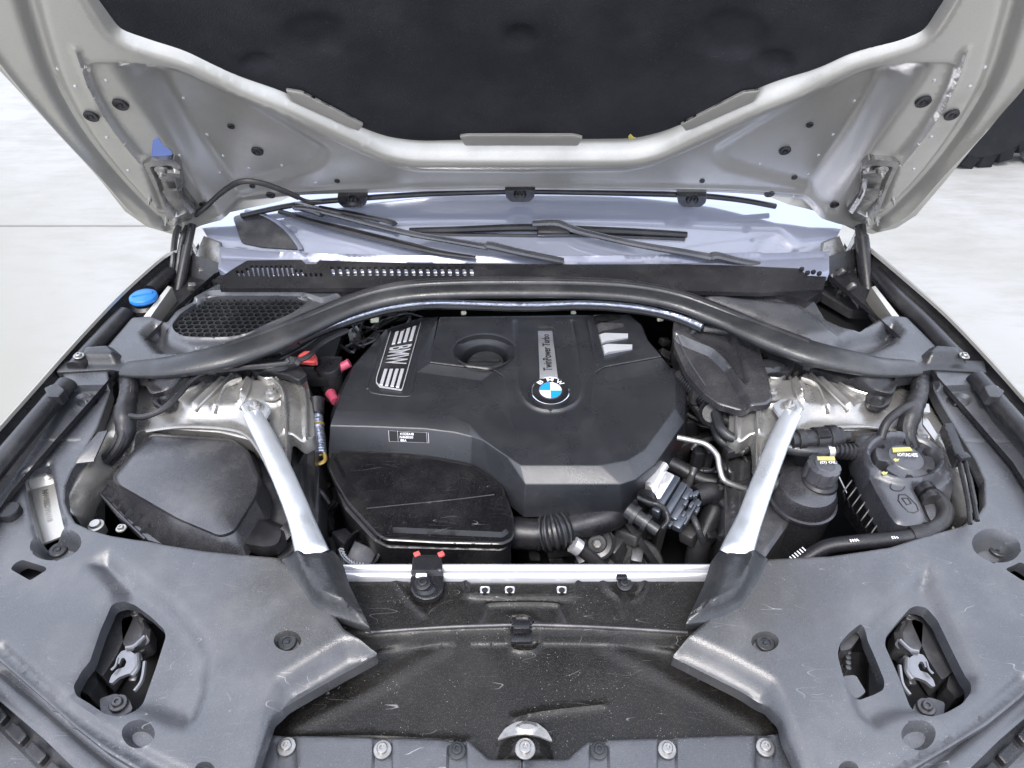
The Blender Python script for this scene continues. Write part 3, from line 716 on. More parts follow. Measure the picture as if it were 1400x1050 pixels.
for mx in (0, 1):
    f = (lambda x: 2 * PPX - x) if mx else (lambda x: x)
    m = MB(); rings = lambda pts: [(f(a), b) for a, b in pts]
    # rubber bulge with tab and wedge bracket at the outer end
    m.relief(rings([(196, 492), (240, 488), (330, 478), (380, 470), (384, 484), (340, 496), (262, 518), (240, 530), (205, 538), (196, 520)]), z=0.905, res=0.006, skirt=0.03, r=0.01, feats=[(rings(circ(232, 513, 34, 20)), 0.020, 0.022)], edge=0.004)
    m.relief(rings([(204, 534), (240, 526), (242, 546), (236, 554), (220, 557), (208, 550)]), z=0.892, res=0.006, skirt=0.01, r=0.006, feats=[(rings(circ(226, 548, 11, 7)), -0.005, 0.004)], edge=0.002)
    m.build('seal_end_cover', 'black_plastic', car, angle=50)
    m = MB()
    m.relief(rings([(80, 492), (106, 491), (111, 478), (158, 476), (176, 487), (196, 491), (200, 512), (150, 504), (76, 508)]), z=0.925, res=0.005, skirt=0.03, r=0.005, feats=[(rings([(104, 500), (113, 478), (158, 475), (172, 488), (160, 500)]), 0.018, 0.018)], edge=0.004)
    m.build('seal_end_bracket', 'rubber', car, angle=50)

# cabin filter cover (left) with honeycomb, scuttle cover (right)
hexp = [(235, 447), (248, 430), (262, 421), (280, 409), (300, 407), (403, 407), (422, 413), (400, 430), (369, 443), (326, 461), (262, 463), (240, 456)]
SC = lambda x, y: 0.925 + 0.06 * y
m = MB(); m.relief([(138, 482), (180, 433), (205, 431), (228, 440), (240, 424), (262, 412), (278, 404), (300, 392), (347, 389), (425, 389), (455, 402), (500, 408), (400, 462), (300, 492), (180, 500)], holes=[rnd(hexp, 4)] and [[(p.x, p.y) for p in rnd(hexp, 5)]], z=SC, res=0.006, skirt=0.03, r=0.006, edge=0.004,
    feats=[([(262, 412), (285, 398), (300, 388), (430, 388), (470, 406), (440, 415), (410, 405), (290, 404), (268, 416)], 0.010, 0.006), ([(190, 455), (212, 437), (232, 446), (232, 462), (262, 474), (300, 472), (250, 484), (214, 484), (200, 470)], -0.028, 0.022), ('line', hexp + hexp[:1], 0.004, 0.006)])
cf = m.build('cabin_filter_cover', 'cover_plastic', car, angle=50, label='cabin filter cover with honeycomb grille')
# honeycomb: real hexagonal cells
hz = lambda x, y: SC(x, y) - 0.003
hp = [P(x, y, hz) for x, y in hexp]; hp2 = [(p.x, p.y) for p in hp]
m = MB(); a_ = 0.0088; xs = [p[0] for p in hp2]; ys = [p[1] for p in hp2]
cs = []
row = 0; yy = min(ys)
while yy < max(ys):
    xx = min(xs) + (a_ * 0.87 if row % 2 else 0)
    while xx < max(xs): cs.append((xx, yy)); xx += a_ * 1.732
    yy += a_ * 1.5 ; row += 1
d_, i_ = sdist(np.array(cs), hp2)
for (cx, cy), dd, ii in zip(cs, d_, i_):
    if not ii and dd > a_ * 0.8: continue
    vs_ = []
    for rr, dz in ((a_ * 1.01, 0), (a_ * 0.86, 0), (a_ * 0.86, -0.007)):
        for k in range(6):
            an = math.pi / 6 + k * math.pi / 3; x, y = cx + rr * math.cos(an), cy + rr * math.sin(an); vs_.append((x, y, hz(x, y) + dz))
    fs_ = []
    for k in range(6):
        j = (k + 1) % 6; fs_ += [(k, j, 6 + j, 6 + k), (6 + k, 6 + j, 12 + j, 12 + k)]
    m.add(vs_, fs_)
hc = m.build('honeycomb_grille', 'rubber', cf, kind='stuff', angle=20)
m = MB(); m.relief(hexp, z=lambda x, y: SC(x, y) - 0.03, res=0.03, skirt=0.002); m.build('filter_tray', 'deep_black', cf)
m = MB(); m.relief([(1292, 484), (1240, 432), (1212, 430), (1196, 440), (1176, 452), (1150, 446), (1128, 436), (1110, 405), (1060, 402), (960, 392), (900, 400), (960, 420), (1040, 462), (1110, 490), (1240, 500)], z=SC, res=0.007, skirt=0.03, r=0.008, edge=0.004,
    feats=[([(940, 395), (1000, 405), (1090, 415), (1125, 438), (1158, 468), (1100, 476), (1030, 440), (960, 415)], 0.014, 0.03), ([(1160, 452), (1196, 444), (1222, 434), (1238, 452), (1226, 470), (1190, 486), (1150, 484), (1130, 470)], -0.03, 0.028)])
m.build('scuttle_cover', 'cover_plastic', car, angle=50)
# strip beside the rails running back to the hinges and the washer filler
for mx in (0, 1):
    f = (lambda x: 2 * PPX - x) if mx else (lambda x: x)
    m = MB(); m.prism([P(f(x), y, z_) for x, y, z_ in ((196, 433, .935), (230, 390, .95), (235, 392, .95), (206, 433, .935))], (0, 0, -0.05), 0.002)
    m.build('rail_flange', 'silver_paint', car)
m = MB(); c = P(196, 406, 0.95)
m.lathe([(0.027, -0.007), (0.029, -0.003), (0.028, 0.003), (0.024, 0.006), (0.010, 0.007), (0, 0.007)], c, seg=28, lobes=9, amp=0.012)
m.box(c + Vector((0, 0, 0.007)), (0.042, 0.008, 0.006), (0, 0, 0.35), 0.002)
wc = m.build('washer_cap', 'blue_cap', car, label='blue washer fluid cap')
m = MB(); m.lathe([(0.026, -0.10), (0.026, -0.03), (0.032, -0.028), (0.032, -0.02), (0.026, -0.014)], c, seg=20); m.build('filler_neck', 'black_plastic', wc)

# ================================================================== WINGS AND RAILS
edge_l = [(240, 342), (218, 352), (168, 396), (125, 440), (84, 485), (40, 535), (0, 580), (-60, 650), (-120, 740), (-140, 850), (-110, 960)]
edge_r = [(1186, 335), (1207, 352), (1254, 392), (1299, 432), (1350, 485), (1400, 541), (1460, 610), (1530, 720), (1560, 840), (1530, 960)]
for name, e, sgn in (('l', edge_l, 1), ('r', edge_r, -1)):
    ez = lambda x, y: 0.93 + 0.10 * y
    inner = [(x + 5 * sgn, y + 1) for x, y in e]
    m = MB()
    a = [P(x, y, ez) for x, y in e]; b = [P(x, y, ez) + Vector((0, 0, 0.004)) for x, y in inner]
    rows = [[p + Vector((-0.05 * sgn, 0, -0.62)) for p in a], [p + Vector((-0.075 * sgn, 0, -0.38)) for p in a], [p + Vector((-0.05 * sgn, 0, -0.20)) for p in a], [p + Vector((-0.022 * sgn, 0, -0.05)) for p in a], [p + Vector((-0.004 * sgn, 0, -0.006)) for p in a], a, b, [p + Vector((0.002 * sgn, 0, -0.006)) for p in b]]
    rows = [spline(r, 4) for r in rows]; n = len(rows[0]); vs_ = [p for r in rows for p in r]
    fs_ = [((i * n + k), (i * n + k + 1), ((i + 1) * n + k + 1), ((i + 1) * n + k)) for i in range(len(rows) - 1) for k in range(n - 1)]
    m.add(vs_, fs_); m.build('front_wing', 'silver_paint', car, angle=50)
    # dark gutter below the rail
    gut = [(x + 4 * sgn, y + 1) for x, y in e]; gi = [(x + 75 * sgn, y + 22) for x, y in e][::-1]
    m = MB(); m.relief(gut + gi, z=lambda x, y: 0.921 + 0.10 * y - 0.3 * np.clip(0.0, 0, 1), res=0.02, skirt=0.01, feats=[(gut + gi, -0.035, 0.03, 0.0)]); m.build('wing_gutter', 'black_plastic', car)
# rail tubes (rounded plastic along each wing)
rl = [(232, 372, .935), (205, 398, .935)], [(172, 428, .93), (130, 473, .928), (104, 503, .925)], [(92, 524, .92), (60, 562, .918), (30, 598, .915), (0, 634, .91), (-50, 700, .90), (-90, 790, .88)]
rr_ = [(1196, 372, .935), (1225, 405, .935), (1262, 440, .93), (1290, 470, .928), (1312, 492, .925)], [(1334, 516, .92), (1362, 548, .918), (1400, 592, .915), (1440, 645, .905), (1490, 740, .89)]
for seg_ in rl + rr_:
    m = MB(); m.tube([P(*p) for p in seg_], 0.019, seg=16, flat=0.8)
    m.build('side_rail', 'black_plastic', car, label='rounded black rail along the wing')
for (x, y) in ((108, 487), (72, 532), (1318, 487), (1360, 533)):
    place('clip_screw', proto_screw, 'hinge_metal', car, P(x, y, .942 - (0.0 if y < 500 else 0.012)), (0, 0.1, 0), (0.8, 0.8, 0.8))
for (pl) in ([(60, 530), (76, 523), (88, 533), (80, 542), (66, 542)], [(1346, 528), (1358, 524), (1374, 534), (1366, 543), (1352, 541)]):
    m = MB(); m.relief(pl, z=.938, res=0.01, skirt=0.02, r=0.004, edge=0.002); m.build('rail_bracket', 'rubber', car)

# ================================================================== FRONT COVERS
left_out = [(88, 512), (150, 512), (152, 528), (146, 548), (134, 582), (112, 622), (98, 642), (89, 664), (88, 686), (93, 700), (103, 715), (123, 724), (151, 732), (182, 737), (206, 740), (223, 744), (280, 753), (331, 758), (380, 762), (420, 790), (470, 860),
            (515, 887), (470, 908), (425, 933), (384, 958), (369, 979), (362, 1002), (349, 1045), (330, 1110), (240, 1085), (188, 1052), (144, 1026), (100, 991), (60, 955), (0, 903), (-60, 850), (-120, 770), (-60, 735), (0, 676), (48, 607), (74, 566), (92, 530)]
latch_l = [(166, 816), (178, 818), (200, 834), (219, 852), (222, 862), (208, 905), (191, 952), (184, 968), (174, 976), (160, 980), (141, 974), (120, 960), (103, 950), (99.5, 937), (108, 918), (120, 901), (136, 860), (152, 825)]
slot_l = [(31, 650), (36, 643), (64, 635), (69, 640), (79, 690), (87, 722), (53, 738), (42, 700)]
TC = lambda x, y: 0.905 + 0.11 * y
def bevel_side(pts): return pts
m = MB()
m.relief(left_out, holes=[latch_l, slot_l, [(14, 778), (20, 770), (30, 765), (62, 775), (64, 779), (44, 792), (40, 793)]], z=TC, res=0.0052, skirt=0.022, r=0.004, edge=0.0025, feats=[
    ([(70, 500), (160, 500), (156, 534), (88, 536)], 0.012, 0.004),
    ('line', [(52, 602), (110, 602)], -0.0025, 0.003),
    (circ(118, 547, 17, 10), -0.007, 0.0045),
    (circ(114, 545, 5, 3), 0.004, 0.003),
    (('line', slot_l + slot_l[:1], -0.004, 0.006)), (circ(76, 744, 36, 22, rot=-0.15), -0.036, 0.016),
    ([(150, 745), (200, 785), (240, 812), (285, 866), (297, 892), (290, 950), (276, 985), (257, 1003), (228, 998), (190, 982), (140, 985), (95, 955), (92, 930), (150, 815), (110, 770)], -0.016, 0.030),
    (circ(189, 1003, 23, 19), -0.018, 0.007), (circ(393, 876, 19, 14), -0.012, 0.005), (circ(280, 1053, 14, 12), -0.014, 0.005),
    ([(470, 868), (515, 870), (540, 890), (480, 925), (390, 975), (370, 1100), (325, 1120), (346, 1030), (364, 950), (376, 925)], -0.024, 0.028),
    ('line', [(0, 886), (60, 940), (120, 990), (200, 1038), (250, 1062)], -0.006, 0.012)])
left_cover = m.build('front_side_cover', 'cover_plastic', car, angle=42, label='left front cover with one latch opening and a slotted pocket')
right_out = [(1276, 512), (1338, 512), (1340, 532), (1352, 566), (1384, 605), (1430, 660), (1500, 740), (1550, 800), (1480, 880), (1400, 950), (1350, 990), (1300, 1020), (1250, 1050), (1200, 1080), (1110, 1110), (1094, 1045), (1078, 1005), (1071, 979), (1054, 955),
             (1010, 930), (960, 905), (922, 886), (965, 850), (1010, 790), (1050, 764), (1089, 762), (1136, 760), (1217, 748), (1264, 733), (1313, 720), (1335, 708), (1347, 690), (1346, 656), (1334, 629), (1318, 604), (1286, 550), (1276, 530)]
latch_r = [(1249, 824), (1259, 821), (1272, 824), (1286, 841), (1308, 887), (1330, 932), (1329, 945), (1316, 962), (1296, 973), (1276, 979), (1262, 976), (1250, 962), (1232, 915), (1214, 875), (1216, 863), (1232, 843)]
small_r = [(1172, 856), (1178, 852), (1186, 859), (1200, 890), (1214, 924), (1213, 936), (1200, 943), (1178, 951), (1162, 943), (1152, 920), (1145, 895), (1148, 880), (1160, 866)]
m = MB()
m.relief(right_out, holes=[latch_r, small_r, [(1374, 778), (1396, 768), (1420, 785), (1400, 795)]], z=TC, res=0.0052, skirt=0.022, r=0.004, edge=0.0025, feats=[
    ([(1270, 500), (1342, 500), (1338, 534), (1280, 536)], 0.012, 0.004),
    ('line', [(1322, 604), (1386, 604)], -0.0025, 0.003),
    (circ(1311, 547, 18, 10), -0.007, 0.0045), (circ(1311, 548, 6, 4), 0.004, 0.003),
    (circ(1362, 746, 34, 23, rot=0.2), -0.036, 0.016),
    ([(1269, 762), (1210, 815), (1150, 872), (1143, 895), (1150, 940), (1166, 980), (1195, 1004), (1240, 985), (1290, 985), (1340, 950), (1344, 925), (1310, 850), (1285, 800)], -0.014, 0.026),
    (circ(1256, 1004, 24, 20), -0.018, 0.007), (circ(1046, 877, 19, 14), -0.012, 0.005), (circ(1160, 1052, 14, 12), -0.014, 0.005),
    ([(900, 862), (940, 864), (1000, 892), (1061, 926), (1076, 955), (1092, 1000), (1120, 1110), (1060, 1120), (1020, 960), (900, 900)], -0.024, 0.028),
    ('line', [(1400, 928), (1350, 970), (1300, 1005), (1240, 1038), (1180, 1064)], -0.006, 0.012)])
right_cover = m.build('front_side_cover', 'cover_plastic', car, angle=42, label='right front cover with two openings')
TCo = lambda o: (lambda x, y: TC(x, y) + o)
for (x, y, o, s, par) in [(393, 878, -0.010, 1.0, left_cover), (280, 1053, -0.012, 0.8, left_cover), (80, 752, -0.034, 1.1, left_cover), (1046, 879, -0.010, 1.0, right_cover), (1160, 1053, -0.012, 0.8, right_cover), (1364, 752, -0.034, 1.1, right_cover)]:
    place('cover_plug', proto_plug, 'rubber', par, P(x, y, TCo(o)), (0, 0, 0), (s, s, s))
m = MB(); c = P(16, 703, TCo(0.0)); m.lathe([(0.017, 0), (0.017, 0.010), (0.0155, 0.013), (0, 0.0145)], c, seg=22); m.build('rubber_buffer', 'black_plastic', left_cover)
# painted body sheet seen through the slot, with its stamped number
m = MB(); m.relief([(24, 640), (72, 626), (96, 728), (48, 748)], z=TCo(-0.030), res=0.006, skirt=0.004, feats=[([(24, 640), (72, 626), (78, 660), (34, 672)], 0.012, 0.012)]); m.build('stamped_sheet', 'silver_paint', left_cover)
text_quad('MWBEDYU18', [P(x, y, TCo(-0.0285)) for x, y in ((65, 669), (71, 711), (64, 713), (57, 671))]).build('stamped_number', 'hinge_metal', left_cover)
# locating pad in the diamond opening
m = MB(); m.box(P(42, 782, 0.80), (0.07, 0.05, 0.03), (0.1, 0.2, 0.4), 0.008); m.build('bracket_pad', 'dark_metal', left_cover)

# ---- bonnet latches seen through the openings
def latch(ox, oy, flip):
    f = lambda x: (ox + (x - 160) * (-1 if flip else 1)); g_ = lambda y: oy + (y - 900)
    q = lambda pts: [(f(a), g_(b)) for a, b in (pts if not flip else pts[::-1])]
    m = MB()   # tray below
    m.relief(q([(90, 810), (240, 810), (240, 990), (90, 990)]), z=0.74, res=0.03, skirt=0.01)
    tr = m.build('latch_tray', 'deep_black', car)
    m = MB()
    m.relief(q([(132, 836), (168, 828), (182, 845), (160, 895), (140, 925), (122, 910), (120, 895)]), z=0.80, res=0.01, skirt=0.05, r=0.004)
    m.relief(q([(166, 846), (190, 838), (206, 858), (204, 880), (176, 892), (168, 880)]), z=0.80, res=0.008, skirt=0.03, r=0.006, feats=[('line', q([(190, 842), (200, 860), (192, 884)]), 0.008, 0.006)])
    m.relief(q([(106, 915), (130, 915), (134, 935), (120, 950), (103, 940)]), z=0.79, res=0.01, skirt=0.04, r=0.004)
    m.relief(q([(136, 955), (158, 948), (176, 955), (182, 970), (160, 984), (138, 975)]), z=0.80, res=0.01, skirt=0.03, r=0.005)
    for k in range(6): m.box(P(f(186 + 2 * k), g_(925 - 12 * k), 0.785), (0.012, 0.018, 0.02), (0.2, 0.1, 0.3 * k), 0.003)
    lt = m.build('latch_housing', 'dark_metal', car)
    m = MB()
    hk = [(160, 906), (160, 898), (166, 890), (175, 888), (184, 894), (186, 908), (180, 920), (172, 922), (162, 926), (153, 934), (149, 933), (152, 924), (160, 915), (170, 912), (173, 905), (170, 899), (166, 900), (163, 908)]
    m.relief(q(hk), z=0.815, res=0.006, skirt=0.006, feats=(), r=0.002)
    m.tube([P(f(a), g_(b), 0.82) for a, b in ((188, 895), (188, 912), (180, 924))], 0.004, seg=8)
    m.tube([P(f(a), g_(b), 0.822) for a, b in ((152, 916), (158, 910), (161, 900))], 0.0018, seg=6)
    m.build('latch_hook', 'latch_metal', lt)
    m = MB(); m.tube([P(f(a), g_(b), 0.818) for a, b in ((172, 886), (182, 884), (190, 878), (198, 870))], 0.003, seg=6); m.tube([P(f(a), g_(b), 0.818) for a, b in ((198, 905), (194, 930), (184, 945))], 0.003, seg=6)
    m.build('latch_spring', 'latch_metal', lt)
    for (a, b, s) in ((162, 962, 1.0), (186, 836, 0.75)): place('latch_screw', proto_screw, 'dark_metal', lt, P(f(a), g_(b), 0.802), (0, 0, 0), (s, s, s))
latch(160, 900, False)
latch(1268, 905, True)
m = MB(); m.relief([(1130, 840), (1230, 840), (1230, 960), (1130, 960)], z=0.70, res=0.04, skirt=0.01)
m.relief([(1150, 868), (1166, 858), (1176, 870), (1162, 888), (1148, 890)], z=0.82, res=0.01, skirt=0.05, r=0.006)
for k in range(4): m.lathe([(0.004, -0.01), (0.004, 0.004), (0, 0.005)], P(1159, 893 + 7 * k, 0.80), seg=8)
dm = m.build('headlamp_adjuster', 'dark_metal', car)
m = MB(); m.relief([(1153, 924), (1170, 923), (1184, 946), (1172, 955), (1160, 950)], z=0.83, res=0.01, skirt=0.05, r=0.004); m.build('lamp_housing_corner', 'cover_plastic', car)

# ---- bumper strips in front of the covers
for mx in (0, 1):
    f = (lambda x: 2 * PPX + 2 - x) if mx else (lambda x: x)
    q = lambda pts: [(f(a), b) for a, b in (pts if not mx else pts[::-1])]
    m = MB(); m.relief(q([(-80, 815), (10, 893), (70, 945), (110, 981), (154, 1016), (198, 1042), (270, 1080), (140, 1090), (100, 1049), (60, 1010), (0, 958), (-60, 905)]), z=lambda x, y: 0.885 + 0.11 * y, res=0.008, skirt=0.03, r=0.004, edge=0.006, feats=[('line', q([(0, 918), (60, 968), (140, 1036), (200, 1075)]), -0.006, 0.006)])
    m.build('bumper_edge', 'cover_plastic', car, angle=50)
    m = MB(); m.relief(q([(-60, 900), (0, 954), (60, 1008), (120, 1070), (90, 1090), (0, 1000), (-60, 940)]), z=lambda x, y: 0.85 + 0.11 * y, res=0.012, skirt=0.05, r=0.003)
    for k in range(5):
        a, b = -10 + 27 * k, 957 + 27 * k; m.relief(q([(a, b), (a + 20, b + 20), (a + 8, b + 34), (a - 12, b + 14)]), z=lambda x, y: 0.862 + 0.11 * y, res=0.01, skirt=0.012, r=0.004, edge=0.002)
    m.build('lamp_seal_block', 'black_plastic', car)
    m = MB(); m.relief(q([(-90, 960), (0, 985), (80, 1056), (140, 1120), (-90, 1120)]), z=lambda x, y: 0.83 + 0.11 * y, res=0.03, skirt=0.55); m.build('bumper_top', 'cover_plastic', car)
    m = MB()
    for (a, b) in ((72, 966), (100, 990)): m.relief(q([(a - 8, b - 5), (a + 6, b - 1), (a + 12, b + 9), (a - 2, b + 5)]), z=lambda x, y: 0.886 + 0.11 * y, res=0.008, skirt=0.004, r=0.003)
    m.build('cover_tab', 'tank_plastic', car)

# painted bumper below the covers, curving round the nose
nose = [(-.93, -.30), (-.90, -.50), (-.80, -.66), (-.60, -.76), (-.30, -.815), (0, -.83), (.30, -.815), (.60, -.76), (.80, -.66), (.90, -.50), (.93, -.30)]
rows = [[Vector((x * k1, y * k2 + dy, z_)) for x, y in nose] for k1, k2, dy, z_ in ((0.90, 1.0, 0.10, .70), (0.93, 1.0, 0.06, .695), (0.96, 1.0, 0.03, .67), (0.99, 1.0, 0.0, .58), (1.01, 1.0, -.03, .45), (0.97, 1.0, 0.0, .30))]
rows = [spline(r_, 5) for r_ in rows]; n = len(rows[0]); m = MB(); m.add([p for r_ in rows for p in r_], [(i * n + k, i * n + k + 1, (i + 1) * n + k + 1, (i + 1) * n + k) for i in range(len(rows) - 1) for k in range(n - 1)])
m.build('front_bumper', 'silver_paint', car, angle=50)
# ================================================================== FRONT CENTRE: CROSSBAR, AIR DUCT PANEL, LOWER PANEL
m = MB(); pf = [(0.0, 0.0), (0.0, 0.010), (-0.004, 0.013), (-0.008, 0.012), (-0.011, 0.008), (-0.014, 0.0085), (-0.020, 0.0085), (-0.024, 0.004), (-0.024, -0.02)]
a0, b0 = P(435, 776, 0.80), P(1000, 776, 0.80)
vs_ = []
for e_ in (a0, b0):
    for (dy, dz) in pf: vs_.append(e_ + Vector((0, dy, dz)))
n = len(pf); m.add(vs_, [(k, k + 1, n + k + 1, n + k) for k in range(n - 1)])
xb = m.build('crossbar', 'rail_metal', car, bevel=0.0, angle=50)
DZ = lambda x, y: 0.795 + 0.05 * (y + 0.40)
DP = [(440, 789), (548, 789), (558, 794), (606, 794), (612, 789), (636, 789), (642, 797), (786, 797), (792, 789), (820, 789), (985, 789), (1000, 860), (1100, 960), (1100, 1016), (820, 1012), (800, 1013), (790, 1022), (780, 1034), (660, 1034), (648, 1018), (638, 1010), (620, 1009), (420, 1008), (340, 1016), (340, 940), (440, 860)]
studs = [(663, 805), (697, 805), (768, 805)]
m = MB(); m.relief(DP, holes=[[(x - 7, y - 4), (x + 7, y - 4), (x + 7, y + 5), (x - 7, y + 5)] for x, y in studs], z=DZ, res=0.0055, skirt=0.02, r=0.003, edge=0.002, feats=[
    ([(300, 862), (515, 866), (600, 860), (713, 857), (800, 858), (925, 866), (1140, 862), (1140, 1100), (300, 1100)], -0.020, 0.016),
    ('line', [(636, 790), (640, 806), (650, 816), (776, 817), (787, 806), (791, 790)], 0.0045, 0.006),
    ('line', [(658, 850), (664, 835), (672, 826), (757, 826), (766, 835), (774, 850)], 0.0035, 0.005),
    ('line', [(822, 790), (830, 806), (846, 818), (852, 840)], 0.004, 0.006), ('line', [(882, 790), (878, 806), (866, 820)], 0.004, 0.006),
    ('line', [(540, 792), (560, 820), (580, 840)], 0.003, 0.008), ('line', [(700, 843), (720, 842), (732, 850)], 0.004, 0.005), ('line', [(698, 846), (700, 878), (730, 880), (738, 868)], 0.003, 0.005),
    ('line', [(610, 872), (520, 925), (400, 985)], 0.003, 0.022), ('line', [(830, 872), (930, 925), (1040, 985)], 0.003, 0.022),
    ('line', [(515, 882), (600, 868), (690, 866)], 0.003, 0.006), ('line', [(740, 866), (830, 868), (925, 882)], 0.003, 0.006),
    ('line', [(700, 975), (740, 965), (830, 955)], 0.003, 0.006), ('line', [(380, 1002), (500, 998), (640, 1005)], 0.003, 0.006),
    (circ(719, 1035, 44, 56), 0.034, 0.030)])
dp = m.build('air_duct_panel', 'dusty_black', car, angle=50)
for (x, y) in studs:
    m = MB(); c = P(x, y + 1, DZ); m.box(c + Vector((0, 0, -0.004)), (0.017, 0.015, 0.008), (0, 0, 0), 0.002); o = m.build('square_nut', 'rail_metal', dp)
    m = MB(); m.lathe([(0.005, 0), (0.005, 0.0022), (0, 0.0024)], c + Vector((0, -0.002, 0)), seg=10); m.build('nut_bore', 'deep_black', dp)
m = MB(); m.tube([P(x, y, 0.800) for x, y in ((500, 865), (515, 864), (600, 858), (680, 855), (713, 854.5), (750, 855), (830, 858), (925, 864), (940, 865))], 0.0028, seg=8)
m.build('bonnet_release_cable', 'dark_metal', car)
m = MB(); m.box(P(713, 857, 0.805), (0.026, 0.016, 0.016), (0, 0, 0), 0.003); m.box(P(713, 871, 0.79), (0.032, 0.02, 0.008), (0, 0, 0), 0.002); m.box(P(702, 851, 0.80), (0.006, 0.012, 0.012)); m.box(P(725, 851, 0.80), (0.006, 0.012, 0.012)); m.build('cable_clip', 'black_plastic', car)
# bracket hanging the resonator over the crossbar
m = MB(); m.relief([(561, 786), (565, 758), (603, 758), (606, 786), (605, 803), (596, 813), (580, 816), (566, 811), (560, 800)], z=lambda x, y: 0.822, res=0.005, skirt=0.010, r=0.006, edge=0.002, feats=[([(558, 779), (610, 779), (610, 820), (556, 820)], -0.008, 0.006), (circ(580, 800, 15, 10), 0.004, 0.004)])
mb_ = m.build('mounting_bracket', 'black_plastic', car)
place('bracket_screw', proto_screw, 'rubber', mb_, P(578, 798, 0.819), (0, 0, 0), (1.0, 1.0, 1.0))
m = MB(); m.box(P(576, 787, 0.817), (0.018, 0.008, 0.005), (0, 0, 0), 0.002); m.build('white_tab', 'label_white', mb_)
for gx in (570, 603): m = MB(); m.box(P(gx, 758, 0.822), (0.010, 0.008, 0.006), (0, 0, 0.5)); m.build('red_grommet', 'red_cap', mb_)
place('bracket_screw', proto_screw, 'rubber', dp, P(854, 799, 0.798), (0, 0, 0), (1.0, 1.0, 1.0))
m = MB(); m.box(P(850, 789, 0.806), (0.018, 0.01, 0.006), (0, 0, 0), 0.002); m.build('edge_clip', 'black_plastic', dp)
# lower grey panels with screws
LZ = lambda x, y: 0.785 + 0.03 * (y + 0.6)
for pl in ([(345, 1004), (500, 1008), (640, 1012), (650, 1022), (668, 1038), (713, 1038), (713, 1110), (300, 1110)], [(1092, 1002), (930, 1008), (806, 1013), (794, 1022), (776, 1038), (714.5, 1038), (714.5, 1110), (1130, 1110)]):
    m = MB(); m.relief(pl if pl[0][0] < 713 else pl[::-1], z=LZ, res=0.006, skirt=0.01, r=0.004, edge=0.002, feats=[([(x - 14, 1000), (x + 14, 1000), (x + 17, 1110), (x - 17, 1110)], -0.004, 0.004) for x in (392, 523, 625, 819, 912, 1046)])
    lp = m.build('lower_panel', 'cover_plastic', car, angle=45)
for (x, y, s, mt) in [(392, 1021, 1.0, 'hinge_metal'), (523, 1025, 1.0, 'hinge_metal'), (625, 1026, 0.95, 'rubber'), (819, 1026, 0.95, 'rubber'), (912, 1025, 1.0, 'hinge_metal'), (1046, 1022, 1.0, 'hinge_metal')]:
    place('panel_screw', proto_screw, mt, car, P(x, y, 0.783), (0, 0, 0), (s, s, s))
place('panel_screw', proto_screw, 'hinge_metal', car, P(718, 1024, 0.808), (0, 0, 0), (1.1, 1.1, 1.1))
m = MB(); m.relief([(679, 1012), (690, 996), (705, 987), (718, 985), (734, 988), (748, 999), (756, 1014), (736, 1006), (718, 1003), (698, 1006)], z=0.818, res=0.006, skirt=0.004, r=0.004, feats=[(circ(720, 995, 16, 8), 0.003, 0.004)]); m.build('roundel_arch', 'hinge_metal', car)

# brace end caps
m = MB(); capl = [(384, 764), (407, 750), (456, 752), (468, 768), (478, 800), (506, 858), (500, 856), (470, 846), (440, 838), (426, 828), (402, 792)]
m.relief(capl, z=TCo(0.0), res=0.005, skirt=0.015, r=0.004, edge=0.002, feats=[([(384, 764), (407, 750), (456, 752), (468, 768), (478, 800), (508, 862), (500, 856), (470, 846), (440, 838), (426, 828), (402, 792)], 0.022, 0.024), ('line', [(407, 752), (424, 800), (445, 822), (500, 842)], 0.004, 0.008)])
m.build('brace_end_cap', 'rubber', car, angle=50, label='left brace end cap')
capr = [(937, 853), (962, 800), (972, 768), (984, 752), (1031, 750), (1051, 764), (1041, 791), (1014, 831), (990, 844), (965, 850)]
m = MB(); m.relief(capr, z=TCo(0.0), res=0.005, skirt=0.015, r=0.004, edge=0.002, feats=[(capr, 0.022, 0.024), ('line', [(1028, 752), (1014, 800), (998, 822), (940, 845)], 0.004, 0.008)])
m.build('brace_end_cap', 'rubber', car, angle=50, label='right brace end cap')
# strut braces
def brace(pts, rads, bolt, lab):
    m = MB(); m.tube([P(*p) for p in pts], rads, seg=16, n=8, flat=0.45)
    x, y = bolt
    m.relief([(x - 22, y - 4), (x - 10, y - 12), (x + 10, y - 12), (x + 20, y), (x + 12, y + 14), (x - 10, y + 14)], z=0.905, res=0.008, skirt=0.006, r=0.006, edge=0.002)
    o = m.build('strut_brace', 'brace_metal', car, angle=50, label=lab)
    m = MB(); c = P(x, y, 0.905); m.lathe([(0.015, 0), (0.015, 0.003), (0.010, 0.0035), (0.0095, 0.010), (0.006, 0.011), (0.0045, 0.02), (0, 0.02)], c, seg=14); m.build('brace_bolt', 'bolt_metal', o)
brace([(345, 566, .903), (358, 590, .902), (376, 626, .90), (397, 674, .893), (411, 710, .885), (424, 748, .877), (428, 760, .87)], [0.017, 0.018, 0.0185, 0.019, 0.020, 0.024, 0.026], (350, 558), 'silver brace on the left')
brace([(1083, 566, .903), (1071, 590, .902), (1056, 626, .90), (1038, 674, .893), (1025, 710, .885), (1010, 748, .877), (1006, 760, .87)], [0.017, 0.018, 0.0185, 0.019, 0.020, 0.024, 0.026], (1078, 557), 'silver brace on the right')

